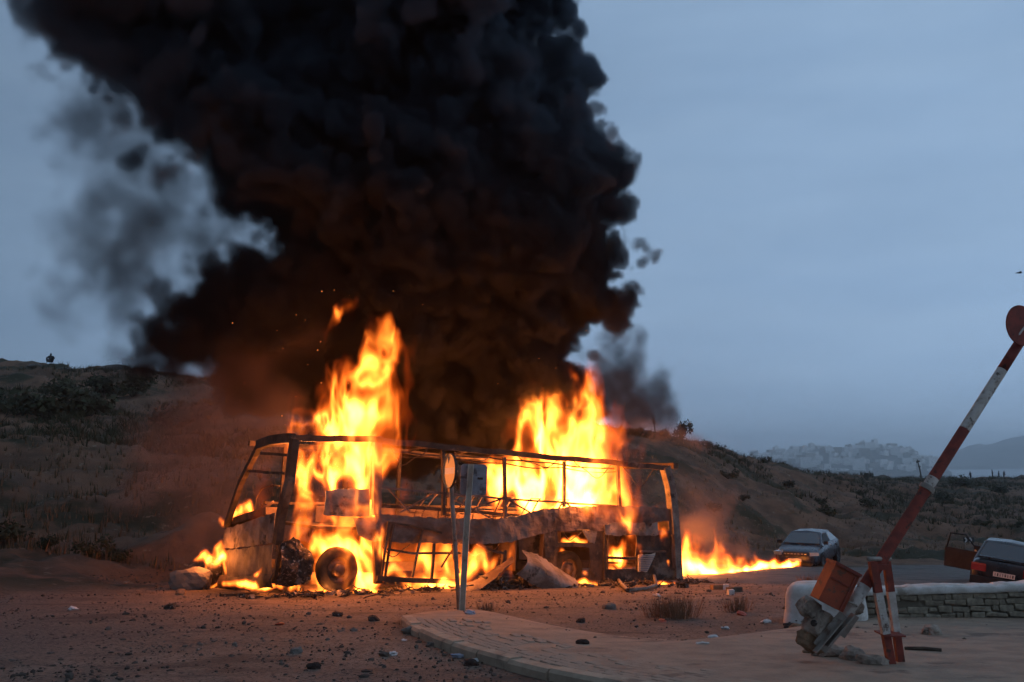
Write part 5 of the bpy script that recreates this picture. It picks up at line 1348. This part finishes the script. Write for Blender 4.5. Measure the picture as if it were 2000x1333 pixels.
# ---- the main plume: rolling billows, traced from its outline
def plume():
    rnd = random.Random(3); rng = np.random.default_rng(12)
    rows = [(-260, -60, 1330), (-130, 40, 1250), (0, 100, 1120), (60, 110, 1075), (130, 200, 1095), (200, 240, 1125), (260, 270, 1175), (310, 300, 1222), (370, 430, 1200), (430, 480, 1165), (490, 520, 1232), (540, 430, 1240), (590, 340, 1165), (640, 300, 1150), (700, 310, 1170), (740, 470, 1185), (790, 620, 1195), (840, 745, 1212), (885, 770, 1205)]
    ys = [r[0] for r in rows]
    core, wisp, puff = [], [], []
    for i in range(1150):
        y = rnd.uniform(-250, 885); xl = np.interp(y, ys, [r[1] for r in rows]) + np.interp(y, [-250, 0, 200, 330, 450, 560, 700], [20, 20, 50, 75, 100, 75, 30]); xr = np.interp(y, ys, [r[2] for r in rows]) - np.interp(y, [0, 250, 500, 700], [115, 95, 70, 35])
        hd = np.interp(y, [-250, 300, 600, 750, 885], [5.2, 4.2, 3.0, 1.8, .9]); yc = np.interp(y, [-250, 500, 700, 885], [26.5, 26.8, 28.0, 29.2])
        r = rnd.choice([.5, .6, .8, 1.0, 1.4]) * (1 if y < 650 else .75)
        Y = yc + rnd.uniform(-1, 1) * max(.2, hd - r * .5); rp = r / Y * F
        lo, hi = xl + rp * .85, xr - rp * .95
        if hi < lo: continue
        x = rnd.uniform(lo, hi)
        if i % 4 == 0 and r >= .8: x = hi
        elif i % 4 == 1: x = lo
        core.append(wpt(at(x, y, Y), r))
        if i % 4 == 0: core.append(wpt(at(x - rp * .9, y + rnd.uniform(-.4, .4) * rp, Y), r * 1.1))
    for (x, y, r) in [(1190, 310, 40), (1195, 345, 34), (1160, 290, 50), (1180, 500, 48), (1205, 530, 40), (1170, 545, 50), (1130, 480, 60), (1120, 180, 45), (1100, 120, 45), (1140, 10, 34), (1110, -10, 50)]:
        for q in range(3): core.append(wpt(at(x - 55 + rnd.uniform(-8, 8), y + rnd.uniform(-8, 8), 26.3 + rnd.uniform(-1.2, 1.2)), r / F * 26.3 * rnd.uniform(.8, 1.1)))
    for i in range(150):
        y = rnd.uniform(200, 570); x = rnd.uniform(110, 560) + (y - 230) * .15; wisp.append(wpt(at(x, y, rnd.uniform(25, 28)), rnd.uniform(.5, 1.1)))
    for i in range(60):
        y = rnd.uniform(540, 735); x = rnd.uniform(285, 460); wisp.append(wpt(at(x, y, rnd.uniform(25, 28)), rnd.uniform(.4, .8)))
    for (x, y, r) in [(1215, 700, 30), (1222, 735, 32), (1232, 770, 30), (1255, 780, 28), (1280, 772, 24), (1270, 800, 26), (1245, 815, 22), (1212, 760, 26)]:
        for q in range(3): puff.append(wpt(at(x + rnd.uniform(-12, 12), y + rnd.uniform(-10, 10), rnd.uniform(28.5, 30)), r / F * 29 * rnd.uniform(.7, 1.1)))
    al = np.array(core + wisp + puff); mn = (al[:, :3] - al[:, 3:]).min(0) - .9; mx = (al[:, :3] + al[:, 3:]).max(0) + .9
    ax = axes_for(mn, mx, .085); vox = [(a[-1] - a[0]) / (len(a) - 1) for a in ax]
    A = balls(ax, core); Bw = balls(ax, wisp, init=-3); Pf = balls(ax, puff, init=-3)
    warp = [gnoise(ax, .38, rng) * .30 + gnoise(ax, 1.0, rng) * .24 + gnoise(ax, 2.4, rng) * .07 for _ in range(3)]
    idx = np.meshgrid(*[np.arange(len(a), dtype=np.float32) for a in ax], indexing='ij', sparse=True)
    J = [idx[k] + warp[k] / vox[k] for k in range(3)]
    A = gsample(A, *J); Bw = gsample(Bw, *J); Pf = gsample(Pf, *[idx[k] + warp[k] * .45 / vox[k] for k in range(3)])
    bil = np.abs(gnoise(ax, .8, rng)) * .24 + np.abs(gnoise(ax, 1.7, rng)) * .26 + np.abs(gnoise(ax, 3.2, rng)) * .22 + np.abs(gnoise(ax, 5.4, rng)) * .11
    fine = gnoise(ax, 2.0, rng) * .5 + gnoise(ax, 4.4, rng) * .36
    f = A + bil - .60
    left = np.clip((-4.0 - ax[0]) / 5.0, 0, 1)[:, None, None]                 # the left flank frays into wisps
    D = np.clip((f + fine * (.13 + .28 * left)) / (.17 + .70 * left), 0, 1)
    D = D * D * (3 - 2 * D) * (1 - .55 * left)
    Wd = np.clip(Bw * .8 + fine * .5 + .12, 0, 1) * .085
    Pd = np.clip((Pf + bil * .6 - .1 + fine * .12) / .35, 0, 1) * .22
    D = np.maximum(D, np.maximum(Wd, Pd))
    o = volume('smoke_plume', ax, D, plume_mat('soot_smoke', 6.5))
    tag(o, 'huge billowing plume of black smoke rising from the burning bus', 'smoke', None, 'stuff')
plume()

# ---- thin smoke near the ground
def thin(name, blobs, vox, dens, col, label, seed, thr=.1):
    rng = np.random.default_rng(seed); rnd = random.Random(seed); pts = []
    for (x, y, Y, r) in blobs:
        for q in range(3): pts.append(wpt(at(x + rnd.uniform(-.3, .3) * r, y + rnd.uniform(-.3, .3) * r, Y + rnd.uniform(-.5, .5)), r / F * Y * rnd.uniform(.7, 1.1)))
    al = np.array(pts); mn = (al[:, :3] - al[:, 3:]).min(0) - .4; mx = (al[:, :3] + al[:, 3:]).max(0) + .4
    ax = axes_for(mn, mx, vox); vx = [(a[-1] - a[0]) / (len(a) - 1) for a in ax]
    A = balls(ax, pts, True, -3)
    idx = np.meshgrid(*[np.arange(len(a), dtype=np.float32) for a in ax], indexing='ij', sparse=True)
    wp = [gnoise(ax, .8, rng) * .35 + gnoise(ax, 2.0, rng) * .12 for _ in range(3)]
    A = gsample(A, *[idx[k] + wp[k] / vx[k] for k in range(3)])
    D = np.clip(A + gnoise(ax, 1.5, rng) * .22 + gnoise(ax, 3.5, rng) * .12 - thr, 0, 1)
    o = volume(name, ax, D, smoke_mat(name + '_mat', dens, col))
    return tag(o, label, 'smoke', None, 'stuff')
thin('thin_smoke', [(470, 800, 25, 110), (420, 880, 25, 100), (520, 760, 25, 90), (400, 960, 25, 90), (470, 900, 24.5, 90), (380, 1040, 25, 70), (350, 830, 26, 70), (560, 800, 25, 60)], .16, .34, (.32, .24, .22), 'thin reddish smoke drifting in front of the left hill beside the bus front', 5, -.05)
thin('thin_smoke', [(1345, 990, 30, 40), (1350, 1040, 31, 40), (1385, 1030, 32, 40), (1420, 1060, 34, 34), (1400, 1000, 32, 30), (1455, 1085, 37, 26), (1340, 930, 29, 26), (1320, 880, 28.5, 24), (1295, 870, 28, 22), (1260, 860, 27.8, 30), (1490, 1095, 41, 18)], .11, 1.0, (.30, .25, .24), 'dark smoke trailing low behind the bus rear over the burning road', 6, .05)

# ---- flames
def flame(label, strokes, vox, k, seed, stretch_y=.75, texture=.75, lights=(), rag=.55, fx=2.6, wamp=1.0, halo=0.0, mat=None, hot=(1, .285, .030)):
    """strokes: polylines of (pixel x, pixel y, depth, radius px, heat)"""
    rng = np.random.default_rng(seed); pts = []; hts = []
    for st in strokes:
        for a, b in zip(st, st[1:] if len(st) > 1 else st):
            n = max(1, int(math.hypot(a[0] - b[0], a[1] - b[1]) / (.45 * min(a[3], b[3]) + 1)))
            for i in range(n + 1):
                t = i / n; q = [a[c] * (1 - t) + b[c] * t for c in range(5)]
                p = at(q[0], q[1], q[2]); pts.append((p.x, p.y, p.z, q[3] * 1.28 / F * q[2])); hts.append(q[4])
    al = np.array(pts); hs = 1.7 if halo else 1.25; mn = (al[:, :3] - al[:, 3:] * hs).min(0) - .1; mx = (al[:, :3] + al[:, 3:] * hs).max(0) + .15
    ax = axes_for(mn, mx, vox); vx = [(a[-1] - a[0]) / (len(a) - 1) for a in ax]
    G = np.zeros([len(a) for a in ax], np.float32)
    if halo:                                     # cooler flame skirt, glowing also in place of red-lit smoke around it
        hp = [(x, y, z, r * 1.55) for (x, y, z, r), h in zip(pts, hts) if h > .45]
        G = np.clip(balls(ax, hp, True, 0, (1.15, .5 * stretch_y, 1.3)), 0, 1) * halo
    for h in sorted(set(np.round(hts, 1))):
        sub = [p for p, hh in zip(pts, hts) if round(hh, 1) == h]
        G = np.maximum(G, np.clip(balls(ax, sub, True, 0, (1.15, 1.15 * stretch_y, 1.15)), 0, 1) * h)
    idx = np.meshgrid(*[np.arange(len(a), dtype=np.float32) for a in ax], indexing='ij', sparse=True)
    w = [gnoise(ax, (1.3, .8, .7), rng) * .16 + gnoise(ax, (fx * 1.5, 1.2, 1.6), rng) * .085 + gnoise(ax, (fx * 3, 2, 3.2), rng) * .035 for _ in range(3)]
    w = [q * wamp for q in w]
    J = [idx[0] + w[0] / vx[0], idx[1] + w[1] * .5 / vx[1], idx[2] + w[2] * 2.0 / vx[2]]
    G = gsample(G, *J)
    # licks: ridged sheets, drawn out upwards and coherent through the depth of the fire
    r1 = 1 - np.abs(gnoise(ax, (fx, .7, fx * .42), rng)); r2 = 1 - np.abs(gnoise(ax, (fx * 2.3, 1.0, fx * .9), rng)); r3 = 1 - np.abs(gnoise(ax, (fx * 4.4, 1.6, fx * 1.8), rng))
    T = gsample((r1 * .50 + r2 * .40 + r3 * .30 - .1).astype(np.float32), *[idx[c] + w[c] * .7 / vx[c] for c in range(3)])
    Gs = np.clip(G * 1.45, 0, 1.6)
    lic = np.clip(.60 + T * .85, .05, 1.6)
    E = Gs * (1 - texture + texture * lic) - rag * .6 * np.clip(.6 - Gs, 0, 1) * np.clip(.55 - T, 0, 1)
    E = np.clip(E, 0, 1.7); E[G < .012] = 0
    o = volume('flame', ax, E, mat or fire_mat('fire', k, hot))
    for (x, y, Y, Wt, rad) in lights:
        l = bpy.data.lights.new('fire_light', 'POINT'); l.energy = Wt * 2.0; l.color = (1.0, .26, .055); l.shadow_soft_size = rad
        lo = bpy.data.objects.new('fire_light', l); COL.objects.link(lo); lo.parent = o; lo.location = at(x, y, Y)
    return tag(o, label, 'flame')
Yn = lambda px: (B0 + EX * bp(px, 1000).x).y            # depth of the near side at a pixel column
LP = 1.0
# front blaze: through the side opening, up past the roof
d0 = Yn(650) + .45
flame('tall flame blazing out of the front side opening and up past the roof', [
    [(655, 1135, d0 + .25, 30, .8), (650, 1085, d0 + .2, 44, .9), (625, 1040, d0, 44, 1), (600, 1000, d0, 46, 1), (625, 950, d0, 68, 1), (650, 900, d0, 78, 1), (672, 850, d0, 74, .9), (690, 800, d0, 62, .9), (712, 755, d0, 46, .8), (722, 705, d0, 28, .7), (716, 670, d0, 14, .6)],
    [(690, 1090, d0 + .2, 40, .9), (715, 1075, d0 + .1, 28, .9), (722, 1040, d0 - .1, 20, .7)],
    [(600, 1060, d0 - .2, 40, .8), (570, 1000, d0, 24, .7), (548, 935, d0, 14, .5)],
    [(585, 925, d0, 36, .8), (600, 860, d0, 45, .7), (590, 815, d0, 30, .5)],
    [(640, 800, d0, 55, .9), (612, 775, d0 + .2, 40, .7), (590, 745, d0 + .3, 26, .4)],
    [(680, 770, d0 - .2, 40, 1), (650, 745, d0 - .1, 26, .7)],
    [(742, 790, d0 + .5, 36, .4), (742, 720, d0 + .6, 26, .3), (745, 660, d0 + .7, 16, .2)],
    [(700, 930, d0 + .3, 50, .9), (710, 880, d0 + .4, 40, .7)],
    [(668, 620, d0 + .3, 14, .5), (668, 596, d0 + .3, 24, .6), (668, 582, d0 + .3, 20, .5)],
    [(675, 655, d0 + .4, 10, .25), (680, 640, d0 + .3, 12, .25)],
    ], .030, 11, 101, .8, .95, [(640, 960, d0 - .3, 200, .5), (600, 900, d0 - .5, 200, .4)], fx=3.6, halo=.34)
d1 = Yn(1090) + 1.15
flame('white-hot fire filling the rear windows and bursting through the roof', [
    [(1000, 962, d1, 50, 1.5), (1050, 960, d1, 58, 1.6), (1110, 958, d1, 58, 1.6), (1170, 960, d1 + .4, 52, 1.5), (1200, 960, d1 + .5, 34, 1.0)],
    [(1000, 960, d1 - .3, 38, 1.3), (975, 970, d1 - .4, 20, .9), (950, 985, d1 - .5, 14, .6)],
    [(1005, 930, d1, 50, 1.5), (1060, 922, d1, 58, 1.6), (1120, 925, d1, 55, 1.5), (1175, 928, d1 + .4, 48, 1.2)],
    [(1050, 900, d1, 54, 1.4), (1046, 855, d1, 50, 1.4), (1040, 810, d1, 40, .9), (1030, 775, d1, 28, .6), (1040, 735, d1, 16, .4)],
    [(1100, 890, d1 + .2, 50, 1.0), (1085, 840, d1 + .2, 42, .9), (1080, 790, d1 + .3, 34, .6)],
    [(1110, 870, d1 + .3, 50, .9), (1115, 820, d1 + .3, 44, .7), (1105, 775, d1 + .4, 28, .4)],
    [(1150, 885, d1 + .4, 52, 1.0), (1150, 840, d1 + .4, 44, .8), (1140, 800, d1 + .4, 34, .6), (1150, 770, d1 + .5, 24, .4)],
    [(1190, 880, d1 + .6, 36, .7), (1185, 830, d1 + .7, 34, .4), (1190, 790, d1 + .8, 26, .3)],
    [(1010, 870, d1, 30, .7), (1000, 830, d1, 20, .4)],
    [(1235, 965, d1 + .6, 34, .45), (1270, 965, d1 + .9, 32, .4), (1290, 978, d1 + 1, 20, .5)], [(1240, 935, d1 + .7, 30, .3), (1275, 938, d1 + .9, 28, .3)],
    ], .040, 11, 102, .8, .75, [(1030, 960, d1 - .7, 300, .4), (1150, 965, d1 - .5, 260, .4)], fx=3.0, halo=.34)
d2 = Yn(830) + .55
flame('low fire burning inside the open luggage bay and under the bus floor', [
    [(765, 1110, d2 - .1, 28, 1.0), (800, 1105, d2, 30, 1.0), (845, 1105, d2 + .1, 30, 1.1), (890, 1100, d2 + .2, 30, 1.1), (920, 1095, d2 + .3, 28, 1.2), (945, 1090, d2 + .4, 22, .9)],
    [(770, 1085, d2, 20, .6), (820, 1080, d2, 22, .6), (870, 1078, d2 + .1, 24, .7), (920, 1075, d2 + .3, 24, .9)],
    [(995, 1075, d2 + .9, 14, .9), (990, 1100, d2 + .8, 14, 1.0), (985, 1120, d2 + .7, 12, .8)],
    [(735, 1143, d2 - .5, 17, 1.6), (800, 1144, d2 - .4, 18, 1.7), (860, 1142, d2 - .2, 17, 1.6), (905, 1140, d2 - .1, 12, 1.2)],
    [(760, 985, d2, 26, .35), (790, 975, d2 + .2, 26, .25)],
    ], .042, 12, 103, .9, .7, [(800, 1120, d2 - .55, 45, .25), (900, 1090, d2 + .1, 70, .3)], wamp=0.7, fx=3.0)
d3 = Yn(665) + .42
flame('band of burning fuel on the ground around the front wheel', [
    [(560, 1154, d3 - .1, 8, .9), (610, 1150, d3 - .1, 12, 1.1), (655, 1154, d3 - .2, 9, 1.4), (700, 1153, d3 - .2, 10, 1.4), (735, 1150, d3 - .1, 12, 1.3)],
    [(622, 1140, d3 + .1, 16, 1.3), (618, 1115, d3 + .1, 18, 1.2), (630, 1085, d3 + .05, 18, 1.1), (668, 1068, d3, 16, 1.1), (705, 1085, d3 + .05, 18, 1.2), (714, 1115, d3 + .1, 18, 1.3), (710, 1142, d3 + .05, 14, 1.4)],
    [(640, 1060, d3 - .1, 20, 1.0), (680, 1050, d3 - .1, 18, 1.0), (715, 1058, d3, 16, .9)],
    [(606, 1080, d3 - .5, 12, .8), (632, 1052, d3 - .52, 14, .9), (668, 1040, d3 - .52, 15, .9), (702, 1048, d3 - .5, 15, .9), (726, 1078, d3 - .5, 11, .9), (729, 1120, d3 - .45, 9, .9)],
    ], .03, 20, 104, 1.0, .6, [(640, 1148, d3 - .45, 40, .12)], wamp=0.35, fx=4.0)
db = BMAT @ bf(417, 1090, -.3); Yb = db.y
flame('small bright flame licking off the burnt front bumper corner', [
    [(430, 1085, Yb, 15, 1.3), (412, 1082, Yb, 14, 1.3), (395, 1085, Yb, 9, 1.0), (380, 1090, Yb, 5, .7)],
    [(425, 1068, Yb, 10, 1.0), (428, 1050, Yb, 7, .7), (436, 1074, Yb, 9, 1)],
    [(404, 1100, Yb - .05, 5, 1.1), (402, 1125, Yb - .1, 5, 1.1), (410, 1142, Yb - .1, 6, 1.2), (428, 1146, Yb - .1, 6, 1.1)],
    [(436, 1100, Yb - .05, 4, 1.0), (440, 1125, Yb - .1, 4, 1.0)],
    ], .022, 34, 105, 1.0, .6, [(405, 1085, Yb - .35, 26, .12)], wamp=0.22, fx=5.0)
Yd = (BMAT @ bf(475, 1005, .4)).y
flame('little flame rising from the dashboard behind the windscreen pillar', [
    [(455, 1020, Yd - .3, 8, .9), (472, 1010, Yd, 12, 1.1), (485, 1000, Yd, 11, 1.0), (488, 988, Yd, 7, .6)], [(436, 1035, Yd - .3, 7, .7), (428, 1022, Yd - .3, 5, .5)],
    ], .022, 34, 106, 1.0, .6, wamp=0.22, fx=5.0)
Yf = (BMAT @ bf(490, 1148, -.3)).y
flame('thin line of fire burning on the ground below the front bumper', [
    [(440, 1146, Yf + .3, 6, 1.1), (480, 1144, Yf + .15, 8, 1.4), (520, 1146, Yf, 8, 1.4), (550, 1150, Yf - .1, 6, 1.0)], [(500, 1126, Yf - .1, 5, .8), (507, 1120, Yf - .1, 5, .9), (512, 1113, Yf - .1, 3, .6)],
    ], .024, 36, 107, 1.2, .5, wamp=0.15, fx=5.0)
de = Yn(1210) + .45
flame('fire glowing inside the engine bay openings at the bus rear', [
    [(1190, 1070, de, 17, 1.1), (1210, 1065, de, 19, 1.1), (1222, 1075, de, 14, .8)], [(1190, 1100, de, 9, .7), (1215, 1104, de, 8, .6), (1235, 1102, de, 7, .6)],
    [(1225, 1050, de + .2, 13, .5)], [(1246, 1056, de - .35, 7, .6), (1252, 1072, de - .4, 6, .6)], [(1295, 1028, de + .2, 10, .5)], [(1302, 1090, de - .3, 4, .9), (1303, 1100, de - .3, 3, .7)],
    ], .03, 22, 108, 1.0, .7, [(1210, 1075, de + .1, 30, .15)], wamp=0.3, fx=4.5)
dr = Yn(1120) + .35
flame('fire around the rear wheel and in the small opening above it', [
    [(1100, 1056, dr + .2, 7, .8), (1125, 1054, dr + .2, 9, 1.1), (1140, 1058, dr + .2, 6, .7)], [(1092, 1100, dr, 9, 1.0), (1095, 1080, dr + .1, 8, .7)],
    [(1110, 1140, dr - .5, 7, 1.1), (1135, 1138, dr - .5, 9, 1.2), (1150, 1142, dr - .5, 7, .9), (1170, 1143, dr - .4, 5, .8)], [(1138, 1120, dr - .25, 6, .8)],
    [(1120, 1085, dr + .6, 20, .35)], [(1265, 1142, dr + .4, 6, .9), (1290, 1138, dr + .5, 8, 1.2), (1318, 1137, dr + .7, 6, 1.1)],
    ], .03, 24, 109, 1.0, .6, [(1135, 1135, dr - .6, 16, .12)], wamp=0.22, fx=4.5)
# burning fuel trail along the road behind the bus
trail = []
G0 = [(1325, 1128), (1380, 1125), (1430, 1121), (1480, 1116), (1530, 1111), (1570, 1108)]
tr = [(px, py - 7, gp(px, py).y, r_, 1.6) for (px, py), r_ in zip(G0, [17, 15, 13, 11, 8, 5])]
trail.append(tr)
rr_ = random.Random(8)
for px, top, r0 in [(1335, 1055, 22), (1350, 1075, 18), (1365, 1058, 18), (1385, 1070, 20), (1400, 1060, 15), (1420, 1082, 16), (1440, 1080, 13), (1462, 1090, 12), (1485, 1086, 10), (1510, 1098, 8), (1400, 1038, 6)]:
    base = np.interp(px, [g[0] for g in G0], [g[1] for g in G0]); Yt = gp(px, base).y
    trail.append([(px, base - 8, Yt + .2, r0 * 1.35, .95), (px + rr_.uniform(-8, 8), (base + top) / 2, Yt + .4, r0 * 1.1, .72), (px + rr_.uniform(-12, 12), top - 6, Yt + .5, r0 * .6, .5)])
flame('trail of burning fuel along the road from the bus rear to the grey car', trail, .05, 22, 110, 1.0, .8, [(1370, 1108, gp(1370, 1122).y - .2, 70, .3), (1460, 1108, gp(1460, 1116).y - .2, 30, .25), (1345, 1060, 29.5, 50, .4)], wamp=0.3, halo=.30, fx=3.2)

# ================================================================== HAZE
m, N, out = mat_new('evening_haze')
pv = N.n('ShaderNodeVolumePrincipled', {'Color': (.96, .98, 1.0, 1), 'Density': .00040, 'Density Attribute': '', 'Anisotropy': .78})
N.t.links.new(pv.outputs[0], out.inputs['Volume'])
mb = MB(); mb.box((0, 2960, (CZ - 52 + CZ + 110) / 2), (8200, 6100, 162))
tag(mb.build('haze', m), 'pale evening haze over the bay', 'haze', None, 'stuff')

# ================================================================== EMBERS
def embers():
    rnd = random.Random(17); m = MB()
    for i in range(36):
        px, py = rnd.gauss(640, 80), rnd.uniform(560, 900)
        if i % 4 == 0: px, py = rnd.gauss(1080, 110), rnd.uniform(640, 850)
        p = at(px, py, rnd.uniform(20.3, 22.5)); r_ = rnd.uniform(.002, .0045)
        m.box(p, (r_ * rnd.uniform(1, 3), r_, r_ * rnd.uniform(1, 2)), Matrix.Rotation(rnd.uniform(0, 3), 3, 'Y'))
    mt, N, out = mat_new('glowing_ember'); e_ = N.n('ShaderNodeEmission', {0: (1, .28, .05, 1), 1: 7.0}); N.t.links.new(e_.outputs[0], out.inputs[0])
    tag(m.build('embers', mt), 'glowing sparks drifting up in front of the smoke', 'sparks', None, 'stuff')
embers()
